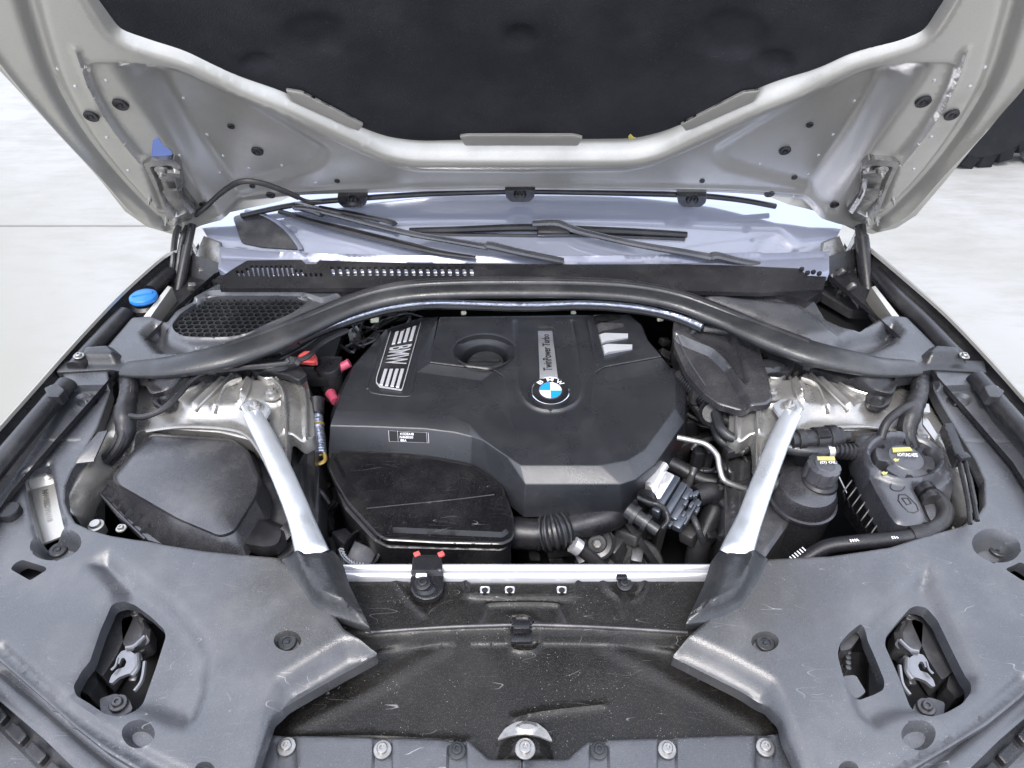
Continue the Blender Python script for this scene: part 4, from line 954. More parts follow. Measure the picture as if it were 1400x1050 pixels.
# ================================================================== ENGINE COVER
def PL_(x, y): return 0.877 + 0.10 * y
def LL_(x, y): return 0.8709 + 0.026 * y
ec = MB()
plate = [(601, 433), (587, 495), (676, 506), (688, 514), (701, 594), (806, 596), (814, 509), (827, 501), (905, 487), (886, 465), (877, 444), (861, 430), (760, 431)]
oil = circ(662, 480, 42, 22, n=40)
ec.relief(plate, holes=[oil], z=PL_, res=0.0045, skirt=0.012, r=0.003, edge=0.002, feats=[
    ('line', [(704, 440), (706, 490), (712, 536), (728, 556), (752, 562), (776, 557), (793, 540), (791, 490), (782, 440)], 0.0035, 0.007),
    ([(733, 446), (760, 446), (766, 512), (774, 530), (752, 556), (726, 530), (738, 512)], -0.0015, 0.004),
    ('line', [(803, 438), (812, 486)], -0.0025, 0.004),
    ('line', oil + oil[:1], 0.0015, 0.006)])
def ev(x, y, z): return P(x, y, {'P': PL_, 'L': LL_}.get(z, z) if isinstance(z, str) else z)
O_ = lambda x, y: LL_(x, y) - 0.016
O2 = lambda x, y: LL_(x, y) - 0.006
Pm = lambda x, y: PL_(x, y) - 0.002
V = {}
def dv(k, x, y, z): V[k] = P(x, y, {'P': PL_, 'L': LL_, 'O': O_, 'o': O2, 'p': Pm}.get(z, z) if isinstance(z, str) else z)
for k, x, y, z in [
    ('b0', 528, 450, 'L'), ('b1', 574, 435, 'L'), ('b2', 599, 433, 'p'), ('q1', 569, 509, 'L'), ('q2', 658, 521, 'L'), ('p4', 703, 587, 'L'), ('s4', 804, 589, 'L'), ('t2', 844, 521, 'L'), ('t1', 917, 505, 'L'),
    ('p1', 587, 497, 'p'), ('p2', 676, 508, 'p'), ('p3', 688, 516, 'p'), ('s3', 814, 511, 'p'), ('s2', 827, 503, 'p'), ('r2', 905, 489, 'p'), ('r1', 886, 467, 'p'), ('r0', 877, 446, 'p'), ('b4', 861, 431, 'p'),
    ('l0', 484, 500, 'L'), ('l1', 466, 540, 'L'), ('c0', 458, 562, 'L'), ('c1', 520, 562, 'L'), ('c2', 597, 566, 'L'), ('c3', 619, 569, 'L'), ('c4', 641, 579, 'L'), ('c5', 661, 602, 'L'), ('c6', 693, 624, 'L'), ('i4', 712, 636, 'L'),
    ('i3', 821, 636, 'L'), ('i2', 858, 629, 'L'), ('i1', 881, 615, 'L'), ('i0', 923, 558, 'L'), ('ia', 924, 520, 'L'),
    ('a0', 451, 582, 'o'), ('a1', 500, 583, 'o'), ('a2', 580, 586, 'o'), ('a3', 621, 591, 'o'), ('a4', 645, 597, 'o'), ('o4', 718, 662, 'O'), ('o3', 848, 662, 'O'), ('o2', 870, 655, 'O'), ('o1', 896, 635, 'O'), ('o0', 936, 577, 'O'), ('oa', 938, 530, 'O'), ('ob', 928, 507, 'O'),
    ('w0', 449, 628, .795), ('w1', 509, 630, .795), ('w2', 563, 634, .795), ('w3', 608, 642, .79), ('w4', 644, 648, .79), ('w5', 676, 668, .785), ('w6', 696, 690, .78), ('w7', 716, 707, .775), ('w8', 851, 704, .775), ('w9', 870, 684, .775), ('w10', 899, 660, .775), ('w11', 938, 602, .79), ('w12', 942, 545, .80), ('w13', 930, 510, .81),
    ('x0', 522, 455, .84), ('x1', 478, 505, .84), ('x2', 460, 542, .83), ('x3', 452, 566, .82)]: dv(k, x, y, z)
faces = ['b0 l0 l1 c0 c1 q1', 'b0 q1 b1', 'b1 q1 p1 b2', 'q1 q2 p2 p1', 'q2 p4 p3 p2', 'q2 q1 c1 c2 c3 c4 c5 c6 i4 i3 i2 i1 i0 ia t1 t2 s4 p4', 's4 t2 s3', 't2 s2 s3', 't2 t1 r2 s2',
         'c0 a0 a1 c1', 'c1 a1 a2 c2', 'c2 a2 a3 c3', 'c3 a3 a4 c4', 'c4 a4 c5', 'i4 o4 o3 i3', 'i3 o3 o2 i2', 'i2 o2 o1 i1', 'i1 o1 o0 i0', 'i0 o0 oa ia', 'ia oa ob t1',
         'a0 w0 w1 a1', 'a1 w1 w2 a2', 'a2 w2 w3 a3', 'a3 w3 w4 a4', 'a4 w4 w5 c5', 'c5 w5 w6 c6', 'c6 w6 w7 o4', 'c6 o4 i4', 'o4 w7 w8 o3', 'o3 w8 w9 o2', 'o2 w9 w10 o1', 'o1 w10 w11 o0', 'o0 w11 w12 oa', 'oa w12 w13 ob',
         'b0 x0 x1 l0', 'l0 x1 x2 l1', 'l1 x2 x3 c0', 'c0 x3 w0 a0']
idx = {k: i for i, k in enumerate(V)}; vsl = [V[k] for k in V]; fsl = []
for f in faces:
    ks = [idx[k] for k in f.split()]; n = (vsl[ks[1]] - vsl[ks[0]]).cross(vsl[ks[2]] - vsl[ks[0]])
    if n.dot(CAM - vsl[ks[0]]) < 0: ks = ks[::-1]
    fsl.append(tuple(ks))
em = MB(); em.add(vsl, fsl)
cover = em.build('engine_cover', 'engine_plastic', car, bevel=0.0022, angle=28, bang=8)
# plateau moulded on the cover
pl_o = ec.build('raised_plateau', 'engine_plastic', cover, angle=32)
# back and right rims folding down
m = MB(); rim = [P(x, y, PL_) for x, y in ((528, 450), (574, 435), (599, 433), (680, 431), (760, 430), (861, 429), (878, 444), (887, 465), (907, 487), (918, 504))]
vs_ = rim + [p + Vector((0.004 if i > 5 else 0, 0.012, -0.012)) for i, p in enumerate(rim)] + [p + Vector((0.01 if i > 5 else 0, 0.016, -0.08)) for i, p in enumerate(rim)]
n = len(rim); m.add(vs_, [(i * n + k, i * n + k + 1, (i + 1) * n + k + 1, (i + 1) * n + k) for i in range(2) for k in range(n - 1)]); m.build('rear_rim', 'engine_plastic', cover, angle=60)
# oil filler well and cap
c = P(662, 480, PL_); rx = (P(704, 480, PL_) - P(620, 480, PL_)).x / 2
m = MB(); m.lathe([(rx * 1.005, 0.0025), (rx * 0.97, -0.001), (rx * 0.80, -0.020), (rx * 0.78, -0.024), (rx * 0.78, -0.06)], c, seg=40, caps=False); w_ = m.build('filler_well', 'engine_plastic', cover, angle=30)
m = MB(); m.lathe([(rx * 0.62, -0.06), (rx * 0.62, -0.036), (rx * 0.56, -0.031), (0, -0.031)], c + Vector((0.002, 0.004, 0)), seg=30); m.box(c + Vector((0, 0.006, -0.029)), (rx * 1.0, 0.012, 0.008), (0, 0, 0), 0.003); m.build('oil_cap', 'rubber', cover)
# grille emblem with lettering and bars
gl = lambda u, v: (lambda a, b, c_, d: (a * (1 - u) + b * u) * (1 - v) + (d * (1 - u) + c_ * u) * v)(Vector((535, 451)), Vector((577, 437)), Vector((550, 535)), Vector((511, 529)))
LZ1 = lambda h: (lambda x, y: LL_(x, y) + h)
def gp(u, v, h=0.0035): q = gl(u, v); return P(q.x, q.y, LZ1(h))
m = MB(); fr = [(0, 0), (1, 0), (1, 1), (0.2, 1), (0.04, 0.94), (0, 0.85)]
def ringstrip(m, pts, wd, h, closed=True):
    c_ = sum(pts, Vector()) / len(pts); N = len(pts)
    inn = [p + (c_ - p).normalized() * wd for p in pts]
    vs_ = [p + Vector((0, 0, h)) for p in pts] + [p + Vector((0, 0, h)) for p in inn] + [Vector(p) for p in pts] + [Vector(p) for p in inn]
    fs_ = []
    for k in range(N):
        j = (k + 1) % N; fs_ += [(k, j, N + j, N + k), (2 * N + k, 2 * N + j, j, k), (N + k, N + j, 3 * N + j, 3 * N + k)]
    m.add(vs_, fs_)
ringstrip(m, [gp(*p, 0.001) for p in rnd([Vector(q) for q in fr], 0.03, 2)], 0.0030, 0.003); m.build('emblem_frame', 'silver_trim', cover, angle=20)
m = MB(); m.prism([gp(*p, 0.0014) for p in fr], (0, 0, -0.002)); m.build('emblem_panel', 'black_plastic', cover)
m = MB()
lo = [(530, 452), (503, 522), (506, 531), (513, 537), (553, 541), (561, 537), (565, 520), (583, 437)]
m.tube([P(x, y, LZ1(-0.0005)) for x, y in lo], 0.0042, seg=8, flat=0.5, n=4); m.build('emblem_surround', 'engine_plastic', cover)
for k in range(4):
    u0 = 0.17 + k * 0.19
    for (v0, v1) in ((0.06 + 0.0 * k, 0.27), (0.68, 0.95)):
        m = MB(); m.prism([gp(u0, v0), gp(u0 + 0.11, v0), gp(u0 + 0.11, v1), gp(u0, v1)], (0, 0, -0.0025), 0.0006); m.build('emblem_bar', 'silver_trim', cover, angle=20)
text_quad('BMW', [gp(0.88, 0.33), gp(0.88, 0.62), gp(0.14, 0.62), gp(0.14, 0.33)]).build('emblem_lettering', 'silver_trim', cover)
# centre badge column and roundel
PZ = lambda h: (lambda x, y: PL_(x, y) + h)
m = MB(); m.prism([P(x, y, PZ(0.0015)) for x, y in ((735.5, 452), (755, 452), (763, 518), (738, 518))], (0, 0, -0.004), 0.0008); cp_ = m.build('badge_plate', 'plate_metal', cover)
text_quad('TwinPower Turbo', [P(x, y, PZ(0.002)) for x, y in ((743, 507), (741, 457), (750.5, 457), (755.5, 507))]).build('plate_lettering', 'badge_black', cover)
c = P(752.5, 536, PZ(0.000)); rr0 = (P(779, 536, PL_) - P(726, 536, PL_)).x / 2
m = MB(); m.lathe([(rr0 * 1.12, -0.001), (rr0 * 1.10, 0.003), (rr0 * 1.03, 0.003), (rr0 * 1.02, 0.0015)], c, seg=40, caps=False); m.build('roundel_seat', 'engine_plastic', cover)
tilt = Vector((0, -0.10, 1)).normalized()
m = MB(); m.lathe([(rr0 * 1.0, 0.000), (rr0 * 1.0, 0.004), (rr0 * 0.965, 0.0052), (rr0 * 0.93, 0.0046)], c, tilt, seg=40, caps=False); m.lathe([(rr0 * 0.60, 0.0047), (rr0 * 0.60, 0.0056), (rr0 * 0.565, 0.0056), (rr0 * 0.565, 0.0047)], c, tilt, seg=40, caps=False); m.build('roundel_rim', 'chrome', cover, angle=25)
m = MB(); m.lathe([(rr0 * 0.95, 0.0045), (rr0 * 0.75, 0.0050), (rr0 * 0.56, 0.0048)], c, tilt, seg=40, caps=False); m.build('roundel_band', 'badge_black', cover)
qt = tilt.to_track_quat('Z', 'Y')
for k in range(4):
    pts = [Vector((0, 0, 0.0052))] + [Vector((math.cos(a) * rr0 * 0.575, math.sin(a) * rr0 * 0.575, 0.0050)) for a in (math.pi / 2 * (k + j / 8) for j in range(9))]
    m = MB(); m.add([c + qt @ p for p in pts], [(0, j, j + 1) for j in range(1, 9)]); m.build('roundel_quadrant', 'badge_blue' if k in (1, 3) else 'badge_white', cover)
q3 = tilt
def rp(a, r_): return c + qt @ Vector((math.cos(R(a)) * rr0 * r_, math.sin(R(a)) * rr0 * r_, 0.0052))
# letters round the top of the ring (frame check: qt keeps +y away from the camera)
for ch, a, wd in (('B', 132, 11), ('M', 90, 13), ('W', 48, 15)):
    text_quad(ch, [rp(a + wd, 0.90), rp(a - wd, 0.90), rp(a - wd, 0.64), rp(a + wd, 0.64)]).build('roundel_letter', 'label_white', cover)
# four wedge ribs, top right
for k, (x, y, mt) in enumerate(((811, 429, 'gloss_black'), (815, 441, 'dark_metal'), (819, 455, 'silver_trim'), (823, 470, 'silver_trim'))):
    s_ = 1 + 0.05 * k
    tp = [P(a, b, PZ(h)) for a, b, h in ((x + 1, y + 2, .008), (x + 8, y - 0, .010), (x + 36 * s_, y + 1, .004), (x + 36 * s_, y + 6 * s_, .003), (x + 9, y + 11, .009), (x + 4, y + 14, .007))]
    bt = [P(a, b, PZ(-0.002)) for a, b in ((x - 1, y + 3), (x + 7, y + 1), (x + 36 * s_, y + 2), (x + 36 * s_, y + 8 * s_), (x + 9, y + 15), (x + 3, y + 17))]
    m = MB(); n = 6; m.add(tp + bt, [(0, 1, 4, 5), (1, 2, 3, 4)] + [(k_, n + k_, n + (k_ + 1) % n, (k_ + 1) % n) for k_ in range(n)]); m.build('wedge_rib', mt, cover, angle=20)
# type label on the front wall
def wl(x, y):   # front wall plane through a1,a2,w1
    a, b, c_ = V['a1'], V['a2'], V['w2']; n = (b - a).cross(c_ - a).normalized(); d = (FW * FPX + RT * (x - PPX) - UP * (y - PPY)); t = (a - CAM).dot(n) / d.dot(n); p = CAM + d * t; return p - n * (0.0012 if n.dot(d) > 0 else -0.0012)
lab = [(531, 588), (586, 591), (587, 605), (532, 603)]
m = MB(); m.prism([wl(*p) for p in lab], (0, 0.001, 0)); lb = m.build('type_label', 'deep_black', cover)
m = MB(); ringstrip(m, [wl(*p) + Vector((0, -0.0006, 0)) for p in lab], 0.0012, 0.0002)
for t_ in (0.23, 0.95):
    a = wl(531 + 55 * t_, 588 + 3 * t_) + Vector((0, -0.0008, 0)); b = wl(532 + 55 * t_, 603 + 2 * t_) + Vector((0, -0.0008, 0)); m.tube([a, b], 0.0005, seg=4, smooth=False)
m.build('label_border', 'silver_trim', cover)
for tx, (x0, y0, x1) in (('413DEA4B', (547, 590.4, 566)), ('N46B020', (547, 594.8, 565)), ('BRA', (548, 599.2, 556))):
    q = [wl(x0, y0), wl(x1, y0 + .6), wl(x1, y0 + 4.0), wl(x0, y0 + 3.6)]; q = [p + Vector((0, -0.0008, 0.0)) for p in q]
    text_quad(tx, q, flip=True, depth=-0.0003).build('label_lettering', 'label_white', cover)
# ================================================================== RESONATOR BOX (in front of the cover, left)
RZ = lambda x, y: 0.800 + 0.10 * (y + 0.2)
ro = [(446, 634), (454, 618), (560, 622), (650, 640), (690, 668), (702, 705), (703, 730), (699, 739), (687, 744), (600, 742), (526, 738), (514, 731), (473, 686), (455, 656)]
m = MB(); m.relief(ro, z=RZ, res=0.0032, skirt=0.010, r=0.006, edge=0.003, feats=[([(456, 628), (470, 610), (660, 622), (692, 668), (697, 705), (696, 728), (688, 735), (533, 728), (501, 694), (470, 655)], 0.007, 0.006, 0.004)])
rb = m.build('resonator_box', 'gloss_black', car, angle=40)
m = MB(); m.relief([(450, 640), (560, 630), (690, 680), (699, 742), (687, 752), (530, 748), (510, 738), (470, 694)], z=lambda x, y: RZ(x, y) - 0.014, res=0.02, skirt=0.09, r=0.006, edge=0.003); m.build('resonator_body', 'black_plastic', rb)
m = MB(); m.tube([P(x, y, lambda a, b: RZ(a, b) + 0.0072) for x, y in ((501, 695), (560, 689), (620, 683), (676, 676))], 0.0009, seg=6); m.build('moulding_line', 'dark_metal', rb)
# ================================================================== AIR FILTER HOUSING (left)
m = MB()
flange = [(196, 583), (230, 584), (330, 590), (356, 640), (352, 690), (320, 752), (280, 760), (198, 737), (160, 705), (127, 664), (160, 625)]
T0 = [(203, 591), (318, 599), (341, 617), (357, 655), (353, 678), (322, 729), (302, 736), (242, 711), (157, 662), (153, 650)]
base = [(190, 605), (325, 612), (352, 640), (374, 680), (370, 712), (335, 772), (300, 778), (222, 746), (168, 706), (150, 684)]
def shrink(pl, k):
    cx_, cy_ = sum(p[0] for p in pl) / len(pl), sum(p[1] for p in pl) / len(pl)
    return [(x + (cx_ - x) * k, y + (cy_ - y) * k) for x, y in pl]
m.loft2([(base, .775), (shrink(base, 0.02), .82), (T0, .862), (shrink(T0, .018), .8685), (shrink(T0, .05), .8725), (shrink(T0, .10), .874), (shrink(T0, .5), .876)], r=0.012)
m.prism([P(x, y, .818) for x, y in flange], (0, 0, -0.018), 0.001)
ah = m.build('air_filter_housing', 'filter_plastic', car, angle=38, fixn=True)
rb_pts = [((190, 600), (203, 598)), ((181, 610), (196, 609)), ((172, 620), (188, 619)), ((163, 630), (180, 629)), ((154, 637), (170, 637)), ((145, 648), (160, 648)), ((136, 658), (157, 656)), ((147, 686), (158, 674)), ((157, 697), (168, 683)), ((167, 708), (178, 694)), ((180, 718), (189, 703)), ((190, 728), (198, 714)), ((142, 676), (149, 668))]
for a, b in rb_pts:
    p, q_ = P(*a, .820), P(*b, .848); m = MB(); m.prism([p, q_, q_ + Vector((0.002, 0.001, 0)), p + Vector((0.002, 0.001, 0))], (0, 0, -0.03)); m.build('stiffening_rib', 'cover_plastic', ah)
m = MB(); m.tube([P(x, y, .820) for x, y in ((196, 583), (160, 625), (127, 664), (160, 700), (198, 737))], 0.0020, seg=6, smooth=False)
m.build('flange_rim', 'cover_plastic', ah)
for (x, y) in ((160, 615), (166, 723)): place('housing_screw', proto_screw, 'bolt_metal', ah, P(x, y, .822), (0, 0, 0), (0.7, 0.7, 0.9))
m = MB(); m.loft([([(328, 700), (345, 702), (398, 726), (392, 758), (370, 766), (312, 756), (316, 730)], .77), ([(332, 698), (345, 700), (396, 722), (388, 752), (368, 760), (316, 748), (320, 724)], .82, 0.01), ([(340, 704), (350, 708), (386, 726), (380, 744), (364, 748), (328, 742), (330, 722)], .838, 0.01)], N=48)
m.tube([P(385, 725, .81), P(398, 735, .80)], 0.03, seg=16, smooth=False)
m.build('intake_snorkel', 'black_plastic', ah, angle=50, fixn=True)
# ================================================================== STRUT TOWERS
def tower(mx):
    f = (lambda x: 2 * PPX - x) if mx else (lambda x: x)
    q = lambda pts: [(f(a), b) for a, b in (pts if not mx else pts[::-1])]
    TZ = lambda x, y: 0.868 + 0.03 * y
    m = m0 = MB(); m.relief(q([(150, 556), (200, 520), (240, 508), (300, 500), (350, 496), (404, 500), (420, 520), (428, 560), (430, 596), (414, 606), (398, 600), (392, 640), (388, 664), (380, 660), (362, 622), (340, 600), (300, 590), (240, 586), (190, 588), (150, 620), (118, 660), (98, 700), (88, 690), (96, 650), (128, 590)]), z=TZ, res=0.005, skirt=0.03, r=0.008, edge=0.004, feats=[
        (q([(215, 560), (250, 520), (300, 505), (400, 505), (424, 560), (422, 600), (396, 650), (372, 640), (350, 590), (320, 575), (250, 578)]), 0.016, 0.03),
        (circ(f(362), 545, 42, 26), 0.010, 0.020), (circ(f(362), 520, 34, 14), -0.012, 0.01),
        ('line', q([(322, 512), (268, 562)]), 0.008, 0.008), ('line', q([(332, 522), (295, 566)]), 0.008, 0.008), ('line', q([(350, 516), (331, 560)]), 0.008, 0.008), ('line', q([(372, 516), (390, 548), (392, 600)]), 0.008, 0.008), ('line', q([(388, 508), (414, 536), (420, 600)]), 0.008, 0.008), ('line', q([(300, 518), (240, 556)]), 0.006, 0.01),
        (q([(80, 700), (150, 590), (200, 590), (200, 760)]), -0.04, 0.03), (circ(f(345), 605, 2.5, 2.5), -0.01, 0.002)])
    o = m.build('strut_tower', 'tower_metal', car, angle=45, label=('right' if mx else 'left') + ' strut tower')
    for rib in ([(319, 512), (294, 538), (268, 564)], [(331, 520), (313, 543), (295, 567)], [(349, 514), (340, 537), (330, 562)], [(372, 516), (386, 534), (391, 560), (392, 600), (392, 640)], [(386, 508), (408, 524), (418, 545), (420, 600)], [(300, 514), (270, 532), (240, 552)], [(286, 512), (256, 524), (226, 540)], [(345, 512), (360, 520), (372, 516)]):
        q2_ = [W.hit(f(a), b, m0.zf) for a, b in rib]; m = MB(); m.tube([p + Vector((0, 0, 0.002)) for p in q2_], 0.0030, seg=8, flat=2.2, n=5); m.build('cast_rib', 'tower_metal', o)
    m = MB(); m.tube([P(f(x), y, .872) for x, y in ((200, 589), (250, 583), (310, 586), (338, 596), (358, 622), (378, 662))], 0.004, seg=8, flat=0.7); m.build('tower_flange', 'tower_metal', o)
    m = MB(); m.relief(q([(336, 493), (372, 488), (408, 497), (420, 512), (408, 520), (392, 512), (365, 508), (345, 508)]), z=0.905, res=0.006, skirt=0.012, r=0.006, edge=0.003, feats=[(circ(f(374), 501, 22, 7), 0.006, 0.005)]); m.build('tower_top_cap', 'rubber', o)
    for (x, y) in ((372, 541), (300, 588)):
        if y > 560: continue
        m = MB(); c = P(f(x), y, .895); m.lathe([(0.018, 0), (0.018, 0.003), (0.011, 0.004), (0.010, 0.012), (0.006, 0.013), (0.005, 0.02), (0, 0.02)], c, seg=14); m.build('tower_bolt', 'bolt_metal', o)
    # inner wheelhouse wall going down beside the engine
    m = MB(); wl_ = [P(f(x), y, z_) for x, y, z_ in ((404, 500, .87), (424, 530, .86), (430, 600, .84), (430, 700, .80))]
    vs_ = wl_ + [p + Vector((0.02 * (-1 if mx else 1), 0, -0.3)) for p in wl_]; n = 4; m.add(vs_, [(k, k + 1, n + k + 1, n + k) for k in range(3)]); m.build('wheelhouse_wall', 'dark_metal', o)
    m = MB(); m.relief(q([(340, 596), (436, 570), (434, 760), (400, 790), (330, 690)]), z=0.80, res=0.012, skirt=0.3, r=0.01, edge=0.006, feats=[('line', q([(398, 600), (404, 680), (402, 740)]), 0.01, 0.01), ('line', q([(418, 600), (424, 680), (424, 740)]), 0.008, 0.01)]); m.build('wheelhouse_panel', 'dark_metal', o)
tower(False); tower(True)
# ================================================================== BAY FLOOR AND ENGINE BLOCK
m = MB(); m.relief([('w', -0.84, -0.66), ('w', 0.84, -0.66), ('w', 0.82, 0.60), ('w', -0.82, 0.60)], z=0.42, res=0.3, skirt=0.02)
m.prism([Vector((-.74, .40, .93)), Vector((.74, .40, .93)), Vector((.74, .40, .42)), Vector((-.74, .40, .42))], (0, 0.02, 0))
m.prism([Vector((-.40, -.44, .79)), Vector((.40, -.44, .79)), Vector((.40, -.44, .42)), Vector((-.40, -.44, .42))], (0, -0.02, 0))
m.relief([('w', 0.40, 0.06), ('w', 0.80, 0.06), ('w', 0.80, 0.56), ('w', 0.40, 0.56)], z=0.86, res=0.3, skirt=0.02)
m.relief([('w', -0.80, 0.06), ('w', -0.40, 0.06), ('w', -0.40, 0.56), ('w', -0.80, 0.56)], z=0.86, res=0.3, skirt=0.02)
for sx_ in (-1, 1):
    m.add([(sx_ * .83, -.66, .79), (sx_ * .83, -.20, .84), (sx_ * .83, .56, .90), (sx_ * .83, .56, .42), (sx_ * .83, -.66, .42)], [(0, 1, 2, 3, 4)])
    m.add([(sx_ * .40, -.45, .78), (sx_ * .83, -.45, .80), (sx_ * .83, -.45, .42), (sx_ * .40, -.45, .42)], [(0, 1, 2, 3)])
m.build('bay_liner', 'deep_black', car)
m = MB()
m.box(P(700, 560, .74) + Vector((0, 0.03, 0)), (0.42, 0.42, 0.18), (0, 0, 0), 0.02); m.box(P(800, 690, .62), (0.30, 0.12, 0.3), (0, 0, 0), 0.02)
rc = random.Random(11)
for k in range(46):
    x, y = rc.choice([(rc.uniform(725, 905), rc.uniform(705, 765)), (rc.uniform(860, 990), rc.uniform(600, 765)), (rc.uniform(450, 520), rc.uniform(752, 770))])
    m.box(P(x, y, rc.uniform(.62, .72)), (rc.uniform(.015, .05), rc.uniform(.015, .05), rc.uniform(.02, .08)), (rc.uniform(-.4, .4), rc.uniform(-.4, .4), rc.uniform(0, 3)), 0.003)
m.build('engine_block', 'dark_metal', car)

# ================================================================== AIR DUCT FLAP (right of the engine)
FZ = lambda x, y: 0.915 + 0.05 * y
m = MB(); fl = [(921, 437), (930, 432), (944, 431), (1000, 437), (1026, 440), (1040, 480), (1050, 512), (1057, 545), (1048, 552), (1024, 554), (985, 543), (964, 528), (940, 500), (920, 456)]
m.relief(fl, z=FZ, res=0.0045, skirt=0.014, r=0.006, edge=0.004, feats=[
    ([(922, 452), (940, 462), (975, 476), (1000, 500), (1030, 556), (985, 560), (950, 530), (916, 470)], -0.016, 0.010),
    ([(950, 440), (1000, 448), (1012, 466), (1026, 520), (1020, 528), (1000, 505), (985, 480), (960, 466), (935, 452)], -0.014, 0.014)])
fp = m.build('air_duct_flap', 'filter_plastic', car, angle=50)
m = MB(); m.tube([P(x, y, FZ) + Vector((0, 0, 0.001)) for x, y in ((926, 460), (940, 490), (964, 527))], 0.0014, seg=6); m.build('flap_edge', 'cover_plastic', fp)
m = MB(); m.prism([P(x, y, .89) for x, y in ((921, 455), (926, 462), (958, 528), (950, 526), (922, 472))], (0, 0, -0.05)); m.build('flap_side', 'dark_metal', fp)

# ================================================================== COOLANT TANK WITH RING, SECOND TANK
m = MB()
body = [(1176, 589), (1200, 588), (1226, 590), (1250, 596), (1270, 604), (1290, 622), (1300, 640), (1306, 660), (1300, 690), (1285, 712), (1262, 722), (1213, 733), (1190, 715), (1172, 690), (1158, 655), (1160, 630), (1168, 600)]
ring_hole = circ(1236, 627, 47, 27, n=40, rot=0.10)
tz = lambda x, y: 0.885 + 0.05 * y
top = [(1172, 592), (1200, 588), (1226, 590), (1250, 596), (1270, 604), (1288, 618), (1296, 634), (1303, 642), (1306, 660), (1301, 684), (1292, 704), (1280, 702), (1272, 690), (1266, 672), (1262, 664), (1246, 660), (1262, 690), (1268, 706), (1262, 714), (1240, 717), (1226, 714), (1216, 700), (1196, 664), (1180, 632), (1172, 610)]
m.relief(top, holes=[ring_hole], z=tz, res=0.004, skirt=0.05, r=0.008, edge=0.008, feats=[('line', circ(1236, 627, 53, 32, n=40, rot=0.1) , 0.010, 0.012), ([(1250, 660), (1310, 640), (1310, 720), (1270, 720)], -0.016, 0.02)])
ct = m.build('coolant_tank', 'tank_plastic', car, angle=50)
m = MB(); m.loft([([(1150, 700), (1210, 775), (1300, 760), (1320, 690), (1300, 620), (1180, 600)], .70), ([(1160, 640), (1214, 733), (1290, 722), (1304, 680), (1290, 620), (1172, 596)], .82, .01), ([(1168, 620), (1216, 720), (1284, 712), (1298, 680), (1286, 620), (1176, 598)], .845, .02)], N=64)
m.build('tank_body', 'tank_plastic', ct, angle=50, fixn=True)
m = MB()
for k in range(9):
    x, y = 1163 + 6.2 * k, 652 + 9.6 * k; p = P(x, y, .83)
    m.tube([p + Vector((0.002, -0.004, -.004)), p + Vector((-.008, -0.012, -0.018)), p + Vector((-0.014, -0.018, -0.020)), p + Vector((-.005, -0.020, -0.040))], 0.0016, seg=5, smooth=False)
m.build('tank_rib', 'hose_rubber', ct)
# cap in the ring
cc = P(1238, 627, .868)
cap_prof = [(0.049, -0.03), (0.050, -0.006), (0.0485, 0.0), (0.045, 0.003), (0.020, 0.0055), (0, 0.006)]
def lobecap(r, h, n, notch, seg=120):
    m = MB(); vs_ = []; prof = [(1.0, -h), (1.0, -0.15 * h), (0.96, 0.0), (0.60, 0.06 * h), (0.56, 0.12 * h), (0.0, 0.12 * h)]
    for (f_, z_) in prof:
        for k in range(seg):
            a = 2 * math.pi * k / seg; t = abs(((a * n / (2 * math.pi)) % 1) - 0.5) * 2
            s = max(0.0, min(1.0, (t - 0.62) / 0.16)); rr = r * (1 - notch * s * (1 if f_ > 0.7 else 0)) * f_
            vs_.append((rr * math.cos(a), rr * math.sin(a), z_))
    fs_ = [(i * seg + k, i * seg + (k + 1) % seg, (i + 1) * seg + (k + 1) % seg, (i + 1) * seg + k) for i in range(len(prof) - 1) for k in range(seg)]
    m.add(vs_, fs_); return m
o = lobecap(0.052, 0.028, 6, 0.24).build('coolant_cap', 'tank_plastic', ct, angle=35); o.location = cc; o.rotation_euler = (0.06, 0, 0.3)
m = MB(); m.prism([P(x, y, .875) for x, y in ((1220, 612), (1244, 611), (1248, 616), (1221, 618))], (0, 0, -0.002)); m.build('cap_label', 'yellow', ct)
for (x, y, z_) in ((1225, 629, .8725), (1209, 647, .888)):
    m = MB(); m.prism([P(x + a, y + b, z_) for a, b in ((-4, -1), (0, -3), (0.5, -1.5), (5, -2), (3, 1.5), (0, 1.5), (0, 3))], (0, 0, -0.001)); m.build('yellow_arrow', 'yellow', ct)
text_quad('ACHTUNG HEISS', [P(x, y, .8745) for x, y in ((1226, 619.5), (1254, 620), (1255, 625), (1227, 624))], 0).build('cap_lettering', 'label_white', ct)
# moulded vehicle pictogram
m = MB()
def loopz(pts, r_=0.0009): m.tube([P(x, y, lambda a, b: tz(a, b) + 0.0006) for x, y in pts + pts[:1]], r_, seg=5, smooth=False)
loopz(circ(1227, 665, 10, 6, n=18)); loopz([(1229, 676), (1238, 676), (1244, 681), (1253, 690), (1256, 698), (1250, 701), (1242, 699), (1234, 692), (1228, 684)]); loopz([(1233, 681), (1241, 681), (1246, 688), (1240, 690)])
m.build('moulded_pictogram', 'hose_rubber', ct)
# second reservoir

